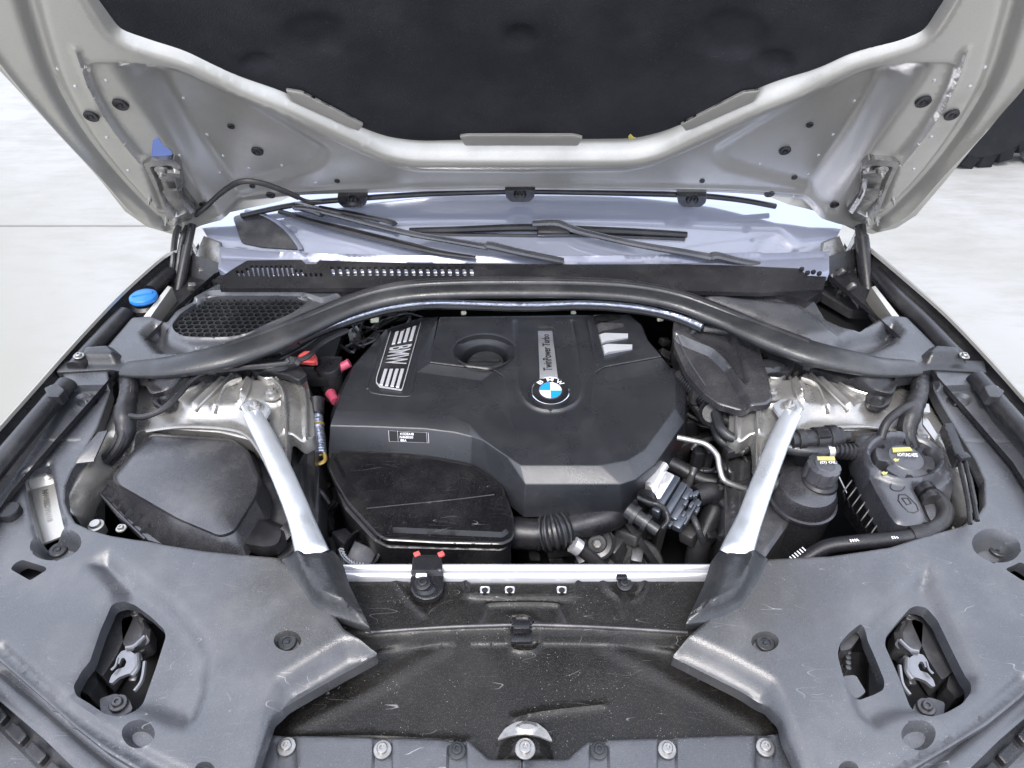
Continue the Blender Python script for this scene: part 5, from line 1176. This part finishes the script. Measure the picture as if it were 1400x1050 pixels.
c = P(1103, 668, .84)
m = MB(); m.lathe([(0.050, -0.22), (0.054, -0.05), (0.054, -0.034), (0.059, -0.033), (0.059, -0.027), (0.055, -0.026), (0.054, -0.008), (0.048, 0.006), (0.034, 0.012), (0, 0.014)], c, seg=44); vt = m.build('fluid_reservoir', 'filter_plastic', car)
m = MB(); n_ = P(1122, 655, .86); m.lathe([(0.032, -0.03), (0.030, -0.004), (0.026, 0.0)], n_, seg=30); m.build('filler_neck', 'black_plastic', vt)
o = lobecap(0.0295, 0.036, 8, 0.07, 96).build('fluid_cap', 'tank_plastic', vt, angle=30); o.location = P(1127, 636, .885); o.rotation_euler = (0.0, 0.05, 0.2)
zc = .8905
m = MB(); m.prism([P(x, y, zc) for x, y in ((1117, 624), (1141, 624), (1142, 629), (1118, 629))], (0, 0, -0.002)); m.build('cap_label', 'yellow', vt)
text_quad('(D) OIL', [P(x, y, zc) for x, y in ((1121, 630.5), (1143, 630.5), (1144, 635), (1121, 635))]).build('cap_lettering', 'label_white', vt)
m = MB(); m.tube([P(x, y, .83) for x, y in ((1110, 655), (1113, 680), (1110, 700))], 0.002, seg=6); m.tube([P(1074, 664, .83), P(1050, 662, .83)], 0.016, seg=14, smooth=False); m.tube([P(1072, 664, .83), P(1067, 664, .83)], 0.0185, seg=14, smooth=False)
m.build('reservoir_nozzle', 'rubber', vt)

# connector and hoses on the right
m = MB(); A, B_ = P(1080, 602, .885), P(1160, 596, .88)
for (t0, t1, r_) in ((0, .14, .016), (.10, .22, .020), (.22, .40, .0175), (.40, .62, .021), (.62, .76, .023), (.76, .86, .018), (.86, 1.0, .010)): m.tube([A.lerp(B_, t0), A.lerp(B_, t1)], r_, seg=16, smooth=False)
for k in range(6): m.box(A.lerp(B_, .44 + .03 * k) + Vector((0, -0.006, 0.018)), (.003, .022, .006), (0, 0, 0))
m.build('cable_connector', 'black_plastic', car, bevel=0.001, angle=40)
def hose(name, pts, r, mt='hose_rubber', ribs=0, label=None, **kw):
    m = MB(); m.tube([P(*p) for p in pts], r, seg=12, n=7, ribs=ribs, **kw); return m.build(name, mt, car, label=label)
h_ = hose('vent_hose', [(1070, 610, .87), (1095, 616, .87), (1120, 618, .87), (1140, 615, .865)], 0.0125, 'rubber')
m = MB(); m.tube([P(1128, 617, .867), P(1136, 616, .866)], 0.0145, seg=14, smooth=False); m.build('hose_clamp', 'rail_metal', h_)
hose('coolant_pipe', [(1138, 615, .867), (1150, 616, .865), (1168, 618, .86)], 0.0145, ribs=5)
hh = hose('drain_hose', [(1070, 782, .81), (1098, 766, .82), (1130, 748, .835), (1170, 742, .845), (1210, 738, .85), (1245, 734, .855), (1270, 726, .86), (1288, 714, .86), (1293, 700, .86), (1286, 684, .86), (1272, 674, .86), (1264, 668, .86)], 0.0125)
m = MB(); m.tube([P(1246, 733, .855), P(1256, 731, .857), P(1266, 728, .859)], 0.0155, seg=14); m.build('hose_coupling', 'black_plastic', hh)
for (a_, b_) in (((1262, 667), (1268, 674)), ((1270, 680), (1274, 686))): m = MB(); m.tube([P(*a_, .862), P(*b_, .862)], 0.017, seg=14, smooth=False); m.build('hose_coupling', 'black_plastic', hh)
m = MB(); 
for k in range(6): p = P(1082 + 3.4 * k, 763.5 - 2.6 * k, .838); m.box(p, (0.002, 0.008, 0.001), (0, 0, 0.5), 0.0002)
for k in range(4): p = P(1163 + 3.2 * k, 739.2 - .3 * k, .8585); m.box(p, (0.002, 0.005, 0.001), (0, 0, 0.2 * k), 0.0002)
for k in range(3): p = P(1220 + 3.2 * k, 735 - .3 * k, .8625); m.box(p, (0.002, 0.005, 0.001), (0, 0, 0.2 * k), 0.0002)
m.build('hose_print', 'label_white', hh)
m = MB(); m.tube([P(x, y, z_) for x, y, z_ in ((1318, 625, .90), (1326, 660, .90), (1332, 690, .895), (1336, 712, .89))], 0.004, seg=8); m.tube([P(x, y, z_) for x, y, z_ in ((1310, 628, .90), (1318, 660, .90), (1324, 690, .895), (1326, 716, .89))], 0.004, seg=8)
m.relief([(1290, 578), (1303, 577), (1322, 624), (1309, 630)], z=.91, res=0.01, skirt=0.02, r=0.002, edge=0.002); m.box(P(1317, 624, .915), (.02, .014, .008), (0, 0, .2), .002)
m.build('bonnet_cable_guide', 'black_plastic', car)
m = MB(); m.relief([(1306, 640), (1322, 650), (1332, 720), (1300, 730), (1310, 690)], z=.80, res=0.02, skirt=0.1); m.build('wheelhouse_flange', 'clip_cream', car)
m = MB(); m.relief([(110, 560), (140, 590), (116, 640), (114, 700), (124, 735), (100, 740), (84, 690), (90, 640)], z=.80, res=0.012, skirt=0.1, feats=[(circ(115, 708, 6, 4), -0.01, 0.004), ('line', [(104, 640), (100, 700)], 0.006, 0.01)]); m.build('wheelhouse_flange', 'tower_metal', car)
m = MB(); c = P(131, 718, .83); m.lathe([(0.012, -0.02), (0.013, 0.0), (0.009, 0.001), (0.008, 0.006), (0, 0.006)], c, seg=14); m.build('body_bolt', 'bolt_metal', car)
# left metal shield plate beside the harness
m = MB(); m.prism([P(x, y, z_) for x, y, z_ in ((135, 590, .90), (147, 588, .895), (128, 630, .885), (104, 633, .885), (110, 618, .89))], (0, 0, -0.003), 0.001)
m.build('side_shield', 'tank_plastic', car)
# harness bundles
def harness(pts, rads, lab):
    m = MB(); pw = [P(*p) for p in pts]; m.tube(pw, rads, seg=14, n=8, ribs=9, ribamp=0.025)
    for k in range(4):
        off = Vector((0.008 * math.cos(k * 1.7), 0.008 * math.sin(k * 1.7), 0.008)); m.tube([p + off for p in pw], 0.0065, seg=7)
    return m.build('wiring_harness', 'hose_rubber', car, label=lab)
harness([(176, 520, .90), (176, 540, .905), (171, 565, .90), (172, 590, .88), (164, 612, .86), (148, 632, .84)], [0.018, 0.016, 0.020, 0.017, 0.012, 0.010], 'taped cable bundle on the left')
m = MB(); m.tube([P(x, y, z_) for x, y, z_ in ((176, 568, .905), (195, 570, .905), (222, 560, .91), (246, 538, .915), (262, 520, .92), (285, 508, .925), (330, 503, .93), (390, 497, .93), (420, 488, .93), (440, 470, .93), (475, 452, .93))], 0.0055, seg=9, n=6); ch_ = m.build('thin_cable', 'hose_rubber', car)
m = MB(); 
for (x, y) in ((290, 505), (400, 494)):
    for k in range(4): m = MB(); m.box(P(x + 4 * k - 6, y + rc.uniform(-3, 3), .932), (.010, .012, .012), (rc.random(), rc.random(), rc.random()), .002); m.build('cable_clip', 'rubber', ch_)
harness([(1258, 520, .90), (1256, 540, .905), (1246, 565, .90), (1240, 590, .88), (1246, 612, .86)], [0.016, 0.016, 0.019, 0.016, 0.012], 'taped cable bundle on the right')
hose('thin_cable', [(1250, 552, .915), (1230, 562, .91), (1212, 578, .90), (1204, 600, .88)], 0.008)
m = MB(); m.relief([(1256, 552), (1270, 552), (1272, 564), (1258, 563)], z=.895, res=.01, skirt=.004, r=.002); m.relief([(1262, 565), (1270, 575), (1284, 598), (1278, 602), (1262, 580)], z=.885, res=.01, skirt=.004, r=.002); m.build('metal_bracket', 'bolt_metal', car)
# inner wing panels under the scuttle, either side
for mx in (0, 1):
    f = (lambda x: 2 * PPX - x) if mx else (lambda x: x)
    q = [(f(a), b) for a, b in ((236, 425), (262, 392), (282, 372), (312, 388), (300, 402), (262, 424))]
    m = MB(); m.relief(q if not mx else q[::-1], z=.90, res=.008, skirt=.02, r=.004, edge=.003, feats=[('line', [(f(250), 420), (f(278), 388), (f(300), 384)], .008, .006), (circ(f(272), 402, 8, 5), -.008, .004)]); m.build('inner_wing_panel', 'dark_metal', car)
# ================================================================== BETWEEN ENGINE AND TOWERS
m = MB(); m.loft([([(398, 494), (416, 481), (430, 482), (434, 494), (430, 500), (402, 497)], .885), ([(400, 492), (416, 480), (430, 481), (434, 492), (429, 496), (404, 495)], .895), ([(406, 489), (416, 480), (428, 480), (431, 489), (428, 492), (408, 491)], .897), ([(408, 486), (416, 480), (427, 480), (429, 487), (426, 489), (410, 488)], .912)], N=36)
m.box(P(431, 494, .89), (.008, .006, .016)); m.build('terminal_cover', 'red_cap', car, bevel=0, angle=30, label='red cover over the jump start terminal', fixn=True)
m = MB(); c = P(416, 500, .87); m.box(c + Vector((0.0, 0.01, -.05)), (.048, .04, .11), (0, 0, 0), .006); m.build('terminal_base', 'black_plastic', car)
m = MB(); c = P(448, 500, .875); m.lathe([(0.024, -.08), (0.025, -.004), (.023, 0), (0, .002)], c, seg=24); m.box(c + Vector((0.0, 0.02, -.03)), (.05, .03, .06), (0, 0, 0), .006); m.build('vacuum_can', 'black_plastic', car)
for (a, b, lab) in (((463, 504, .86), (478, 496, .87), 'larger pink plug by the engine cover'), ((452, 538, .83), (459, 549, .83), 'small pink plug')):
    m = MB(); p, q_ = P(*a), P(*b); m.tube([p, q_], 0.0095, seg=14, smooth=False); m.tube([p.lerp(q_, -0.05), p.lerp(q_, 0.12)], 0.011, seg=14, smooth=False); m.build('pink_plug', 'pink_cap', car, label=lab)
m = MB(); m.tube([P(x, y, z_) for x, y, z_ in ((433, 566, .84), (434, 580, .83), (437, 604, .81), (438, 622, .80))], 0.012, seg=12, ribs=14, ribamp=0.05); fpi = m.build('foil_wrapped_pipe', 'foil', car)
m = MB(); m.tube([P(434, 580, .83), P(434.5, 583, .828)], 0.0135, seg=12, smooth=False); m.tube([P(x, y, .80) for x, y in ((430, 624, ), (442, 620), (444, 630), (434, 634), (430, 626))], 0.004, seg=6); m.build('brass_band', 'brass', fpi)
m = MB(); m.tube([P(x, y, z_) for x, y, z_ in ((433, 545, .86), (433, 566, .845))], 0.015, seg=12, smooth=False); m.build('hose_end', 'black_plastic', fpi)
rc = random.Random(5)
m = MB()
for k in range(26):
    x0, y0 = rc.uniform(440, 530), rc.uniform(440, 480); z_ = rc.uniform(.82, .88)
    m.tube([P(x0 + t * 14 * rc.uniform(.5, 1.5), y0 + rc.uniform(-10, 10) - t * 6, z_ + rc.uniform(-.01, .01)) for t in range(4)], rc.uniform(.002, .005), seg=7)
for k in range(22):
    x0, y0 = rc.uniform(885, 1010), rc.uniform(440, 560); z_ = rc.uniform(.74, .84)
    m.tube([P(x0 + t * 12 * rc.uniform(.5, 1.5), y0 + t * 10 + rc.uniform(-8, 8), z_ + rc.uniform(-.01, .01)) for t in range(4)], rc.uniform(.003, .007), seg=7)
for k in range(20):
    x0, y0 = rc.uniform(425, 500), rc.uniform(640, 740); z_ = rc.uniform(.66, .74)
    m.tube([P(x0 + rc.uniform(-8, 8), y0 + t * 14, z_) for t in range(4)], rc.uniform(.004, .009), seg=7)
for k in range(30):
    x, y = rc.choice([(rc.uniform(440, 520), rc.uniform(445, 480)), (rc.uniform(890, 1000), rc.uniform(440, 600)), (rc.uniform(420, 446), rc.uniform(650, 740))])
    m.box(P(x, y, rc.uniform(.68, .74) if x < 447 and y > 600 else rc.uniform(.76, .85)), (rc.uniform(.01, .035), rc.uniform(.01, .03), rc.uniform(.01, .03)), (rc.random(), rc.random(), rc.random() * 3), .002)
m.build('loose_wiring', 'hose_rubber', car, kind='stuff')
for (x, y, s) in ((512, 437, 1.3), (634, 428, .8), (784, 428, .8), (903, 436, 1.0)):
    m = MB(); m.box(P(x, y, .895), (.014 * s, .008, .010 * s), (.2, .1, .3), .002); m.build('cream_clip', 'clip_cream', car)
m = MB(); m.relief([(475, 452), (488, 445), (492, 452), (484, 462), (478, 466)], z=.87, res=.01, skirt=.02, r=.002, feats=[(circ(484, 452, 4, 3), -.008, .003)]); m.build('cast_bracket', 'hinge_metal', car)
m = MB(); m.prism([P(x, y, z_) for x, y, z_ in ((407, 636, .80), (421, 610, .84), (420, 640, .80), (412, 668, .76), (405, 650, .77))], (0.01, 0, -0.01)); m.build('heat_shield_plate', 'dark_metal', car)
hose('thin_cable', [(410, 668, .78), (425, 662, .78), (438, 672, .78), (450, 688, .76)], 0.005)
# corrugated hoses on the right
hose('corrugated_hose', [(928, 514, .86), (945, 528, .86), (962, 545, .855), (975, 560, .85)], 0.0155, ribs=18, ribamp=0.08)
hose('corrugated_hose', [(930, 532, .83), (942, 545, .83), (956, 562, .82), (966, 578, .80)], 0.011, ribs=16, ribamp=0.08)
m = MB(); c = P(974, 565, .855); m.lathe([(.026, -.03), (.027, .004), (.022, .008), (.019, .002), (0, .002)], c, axis=(-.3, -.5, .6), seg=24); m.box(P(990, 558, .86), (.04, .02, .03), (.2, .1, .5), .004); m.box(P(1000, 566, .865), (.008, .01, .02)); m.build('hose_junction', 'black_plastic', car)
for pts in ([(978, 565, .865), (985, 585, .865), (1000, 598, .86), (1014, 597, .86), (1016, 586, .86), (1000, 565, .86), (992, 560, .86)], [(985, 570, .85), (1002, 580, .85), (1020, 592, .85), (1024, 608, .84), (1015, 616, .83)], [(976, 580, .84), (984, 600, .84), (1000, 612, .83), (1018, 618, .83)]):
    hose('looped_hose', pts, 0.0095, 'rubber')
m = MB(); m.box(P(1004, 616, .83), (.04, .02, .02), (0, 0, .3), .003); m.build('hose_saddle', 'rubber', car)
hose('metal_pipe', [(926, 598, .85), (945, 602, .85), (966, 608, .845), (980, 622, .84), (984, 640, .83), (990, 656, .82), (1006, 664, .81), (1024, 668, .80)], 0.0055, 'bolt_metal')
hose('large_coolant_hose', [(905, 628, .78), (930, 640, .77), (960, 656, .76), (1000, 662, .76), (1034, 662, .76), (1050, 662, .80)], 0.016)
hose('lower_hose', [(952, 678, .78), (972, 674, .78), (980, 688, .76), (968, 716, .73), (956, 745, .70), (950, 775, .66)], 0.021)
hose('thin_cable', [(1000, 600, .82), (1012, 615, .81), (1024, 636, .80), (1030, 652, .79)], 0.004)
m = MB(); m.box(P(954, 622, .76), (.022, .014, .018), (0, 0, .4), .002); m.build('red_connector', 'red_cap', car)
m = MB()
for (x, y, sx, sy, sz, a) in ((950, 640, .02, .02, .10, .1), (965, 636, .016, .02, .09, .2), (920, 618, .05, .04, .06, .5), (1030, 560, .03, .04, .14, 0), (1010, 640, .03, .03, .06, .5), (940, 580, .04, .05, .06, .3)):
    m = MB(); m.box(P(x, y, .76), (sx, sy, sz), (0, 0, a), .004); m.build('bulkhead_module', 'black_plastic', car)
m = MB(); m.tube([P(1038, 556, .86), P(1036, 600, .84), P(1030, 650, .80)], 0.006, seg=8)
m.build('drain_tube', 'black_plastic', car)
rc2 = random.Random(21)
for k in range(16):
    x0, y0 = rc2.uniform(905, 1020), rc2.uniform(575, 700); z_ = rc2.uniform(.72, .80); an_ = rc2.uniform(-.6, 1.4); pts = []
    for t in range(5): pts.append((x0 + t * 13 * math.cos(an_), y0 + t * 13 * math.sin(an_), z_ + rc2.uniform(-.008, .008))); an_ += rc2.uniform(-.5, .5)
    hose('thin_hose', pts, rc2.uniform(.0035, .0085), rc2.choice(['rubber', 'hose_rubber', 'rubber', 'dark_metal']), ribs=rc2.choice([0, 0, 26]), ribamp=.06)
for k in range(12):
    x, y = rc2.uniform(900, 1015), rc2.uniform(590, 740); m = MB(); m.box(P(x, y, rc2.uniform(.69, .76)), (rc2.uniform(.02, .05), rc2.uniform(.015, .04), rc2.uniform(.02, .05)), (rc2.uniform(-.3, .3), rc2.uniform(-.3, .3), rc2.uniform(0, 3)), .004); m.lathe([(.007, 0), (.007, .006), (.003, .006), (0, .006)], P(x, y, .79), seg=10) if k % 3 == 0 else None; m.build('casting', rc2.choice(['dark_metal', 'hinge_metal', 'black_plastic']), car)
# valve actuator
m = MB(); base = P(912, 680, .79); an = .95
u = Vector((math.cos(an), math.sin(an), .25)).normalized(); v = Vector((-math.sin(an), math.cos(an), 0)).normalized(); wv = u.cross(v)
rot = Matrix((u, v, wv)).transposed().to_euler()
for (a, b, c_, sx, sy, sz) in ((0.0, 0.002, 0.0, .085, .016, .03), (0.0, -.016, .002, .075, .014, .02), (-.01, -.030, -.004, .05, .014, .018), (.02, -.030, .002, .026, .012, .02), (-.03, -.040, -.01, .03, .018, .02), (0.0, -.046, -.014, .06, .012, .016)):
    m.box(base + u * a + v * b + wv * c_, (sx, sy, sz), rot, .003)
for k in range(14): m.box(base + u * rc.uniform(-.05, .03) + v * rc.uniform(-.06, -.03) + wv * rc.uniform(-.02, .012), (.012, .006, .012), rot, .001)
va = m.build('valve_actuator', 'actuator', car, angle=30)
m = MB(); m.tube([P(897, 652, .81), P(908, 636, .815)], 0.010, seg=16, smooth=False); m.tube([P(890, 668, .80), P(900, 650, .805)], 0.018, seg=18, smooth=False); m.tube([P(888, 672, .80), P(908, 664, .80)], 0.012, seg=16, smooth=False); m.box(P(906, 668, .795), (.06, .02, .03), rot, .004)
m.build('valve_body', 'rail_metal', va, angle=40)
m = MB(); 
for k in range(4): m.tube([P(884 + k, 681 + 1.5 * k, .80 + .004 * k), P(885 + k, 679 + 1.5 * k, .80 + .004 * k)], 0.019 - .002 * k, seg=20, smooth=False)
m.build('rubber_bellows', 'hose_rubber', va)
hose('braided_cable', [(872, 680, .81), (886, 686, .81), (900, 690, .81), (910, 698, .80), (913, 712, .79), (905, 722, .78)], 0.005, 'rubber', ribs=34, ribamp=0.08)
m = MB(); A, B_ = P(858, 697, .80), P(900, 726, .79)
for (t0, t1, r_) in ((0, .25, .015), (.2, .32, .018), (.32, .6, .013), (.55, .68, .016), (.68, 1, .010)): m.tube([A.lerp(B_, t0), A.lerp(B_, t1)], r_, seg=14, smooth=False)
m.build('quick_connector', 'rubber', car, angle=40)
# intake elbow, clamp, pulleys, belt
m = MB(); m.tube([P(x, y, z_) for x, y, z_ in ((700, 728, .74), (730, 730, .74), (748, 729, .74))], 0.030, seg=22, smooth=False); m.tube([P(735, 729, .742), P(738, 729, .742)], 0.033, seg=22, smooth=False)
ie = m.build('intake_pipe', 'black_plastic', car, angle=40)
hose('bellows_hose', [(744, 729, .745), (758, 727, .75), (775, 722, .75)], 0.033, 'rubber', ribs=5, ribamp=0.10)
hose('intake_elbow', [(772, 723, .75), (800, 716, .755), (835, 706, .76), (865, 690, .76)], [0.028, 0.026, 0.026, 0.022], 'black_plastic')
hose('branch_hose', [(783, 742, .75), (800, 755, .73), (822, 775, .70)], 0.0125)
m = MB(); m.tube([P(783, 744, .753), P(792, 750, .745)], 0.0155, seg=16, smooth=False); m.build('hose_clamp', 'rail_metal', car)
m = MB(); c = P(816, 743, .72); ax = (0, -.75, .65); m.lathe([(.032, -.02), (.034, 0), (.031, .003), (.028, -.004), (.020, -.006), (.016, .002), (.010, .002), (.009, .006), (0, .006)], c, ax, seg=30); pu = m.build('belt_pulley', 'dark_metal', car)
m = MB(); m.lathe([(.007, .006), (.007, .010), (.004, .010), (.004, .008), (0, .008)], c, ax, seg=6); m.build('pulley_bolt', 'bolt_metal', pu)
m = MB(); c = P(868, 775, .66); m.lathe([(.050, -.02), (.055, 0), (.052, .004), (.040, .004), (.038, -.002), (.022, -.002), (.018, .004), (0, .004)], c, ax, seg=36); m.build('belt_pulley', 'dark_metal', car)
m = MB(); m.prism([P(852, 712, .75), P(858, 708, .75), P(905, 775, .67), P(896, 778, .67)], (0, .006, -.02)); m.build('drive_belt', 'hose_rubber', car)
# round filler below left of the resonator
m = MB(); c = P(496, 750, .74); m.lathe([(.036, -.03), (.036, .0), (.032, .002), (.030, -.006), (.030, -.03)], c, (-.2, -.5, .8), seg=28); m.build('duct_collar', 'black_plastic', car)
m = MB()
for k in range(11):
    a = -2.9 + .13 * k; p = P(497 + 34 * math.cos(a) * .9, 744 - 30 * math.sin(a) * .95, .76); m.box(p, (.008, .003, .004), (0, 0, -a), .0008)
m.tube([P(497 + 34 * math.cos(-2.95 + .14 * k) * .9, 744 - 30 * math.sin(-2.95 + .14 * k) * .95, .758) + Vector((-.004, -.002, 0)) for k in range(11)], .0014, seg=5)
m.build('threaded_clamp', 'silver_trim', car)
# expansion joint in the concrete
m = MB(); a_, b_ = P(-60, 308, 0.004), P(262, 308, 0.004); m.add([a_ + Vector((-6, -.006, 0)), b_ + Vector((0, -.006, 0)), b_ + Vector((0, .006, 0)), a_ + Vector((-6, .006, 0))], [(0, 1, 2, 3)]); struct(m.build('expansion_joint', 'joint'))
# ================================================================== TRACTOR IN THE BACKGROUND
tc_ = P(1322, 222, 0.0)
tr = thing('tractor', 'large tractor with chunky black tyres standing on the yard behind the raised bonnet', 'tractor', tc_)
def tractor_wheel(c, rad, wid, yaw, nm):
    root = MB(); ax = Vector((math.cos(yaw), math.sin(yaw), 0)); h = wid / 2
    root.lathe([(rad * .70, -h * .9), (rad * .84, -h), (rad * .93, -h * .9), (rad * .95, 0), (rad * .93, h * .9), (rad * .84, h), (rad * .70, h * .9)], c, ax, seg=48)
    fw = Vector((-ax.y, ax.x, 0)); 
    for k in range(22):
        for sd_ in (-1, 1):
            a = 2 * math.pi * (k + .25 * sd_) / 22; rd = fw * math.cos(a) + Vector((0, 0, math.sin(a))); tg = -fw * math.sin(a) + Vector((0, 0, math.cos(a)))
            p0 = c + rd * rad * .92 + ax * sd_ * h * .02; p1 = c + rd * rad * .90 + ax * sd_ * h * 1.0 + tg * rad * .16
            root.prism([p0 - tg * .035 + rd * rad * .09, p1 - tg * .045 + rd * rad * .08, p1 + tg * .045 + rd * rad * .08, p0 + tg * .035 + rd * rad * .09], -rd * rad * .16, .004)
    o = root.build(nm, 'tyre', tr, angle=30); o.matrix_parent_inverse = Matrix.Translation(tr.location).inverted()
    rm = MB(); rm.lathe([(rad * .72, -h * .8), (rad * .72, h * .8), (rad * .67, h * .85), (rad * .60, h * .5), (rad * .30, h * .3), (rad * .15, h * .6), (0, h * .6)], c, ax, seg=40)
    rm.lathe([(rad * .72, h * .8), (rad * .72, -h * .8), (rad * .67, -h * .85), (rad * .60, -h * .5), (rad * .30, -h * .3), (rad * .15, -h * .6), (0, -h * .6)], c, ax, seg=40)
    r_ = rm.build('rim', 'wheel_grey', o, angle=35); return o
tractor_wheel(tc_ + Vector((0, 0.05, .47)), .47, .30, R(-80), 'front_wheel')
tractor_wheel(tc_ + Vector((1.3, .9, .47)), .47, .30, R(-80), 'front_wheel')
tractor_wheel(tc_ + Vector((.2, 2.9, .9)), .90, .55, R(-72), 'rear_wheel')
def tpart(nm, mt, f):
    m = MB(); f(m); o = m.build(nm, mt, tr, angle=35); o.matrix_parent_inverse = Matrix.Translation(tr.location).inverted(); return o
tpart('axle', 'wheel_grey', lambda m: (m.tube([tc_ + Vector((0, .2, .47)), tc_ + Vector((1.3, .9, .47))], .07, seg=14, smooth=False), m.box(tc_ + Vector((.62, .55, .5)), (.35, .4, .3), (0, 0, .5), .04), m.lathe([(.07, -.1), (.09, 0), (.06, .1), (0, .12)], tc_ + Vector((.40, .2, .26)), (0, -1, 0), seg=18), m.lathe([(.08, -.1), (.10, 0), (.07, .1), (0, .12)], tc_ + Vector((.42, .0, .09)), (0, -1, 0), seg=18)))
tpart('engine_bonnet', 'wheel_grey', lambda m: m.box(tc_ + Vector((.9, 2.0, 1.35)), (.8, 2.0, .8), (0, 0, .3), .08))
tpart('cab', 'dark_metal', lambda m: m.box(tc_ + Vector((.9, 3.6, 1.9)), (1.5, 1.4, 1.7), (0, 0, .3), .08))
# dry leaf crumb lying on the bonnet insulation edge
lf = MB(); q_ = [(859, 187), (862, 184), (866, 188), (869, 189), (863, 191), (860, 190)]
lf.prism([bloc(x, y, 0.006) for x, y in q_], Vector((0, 0.001, 0.001)))
o = lf.build('leaf_fragment', 'leaf'); o['label'] = 'tiny yellow leaf fragment caught at the lower edge of the black bonnet insulation'; o['category'] = 'leaf'
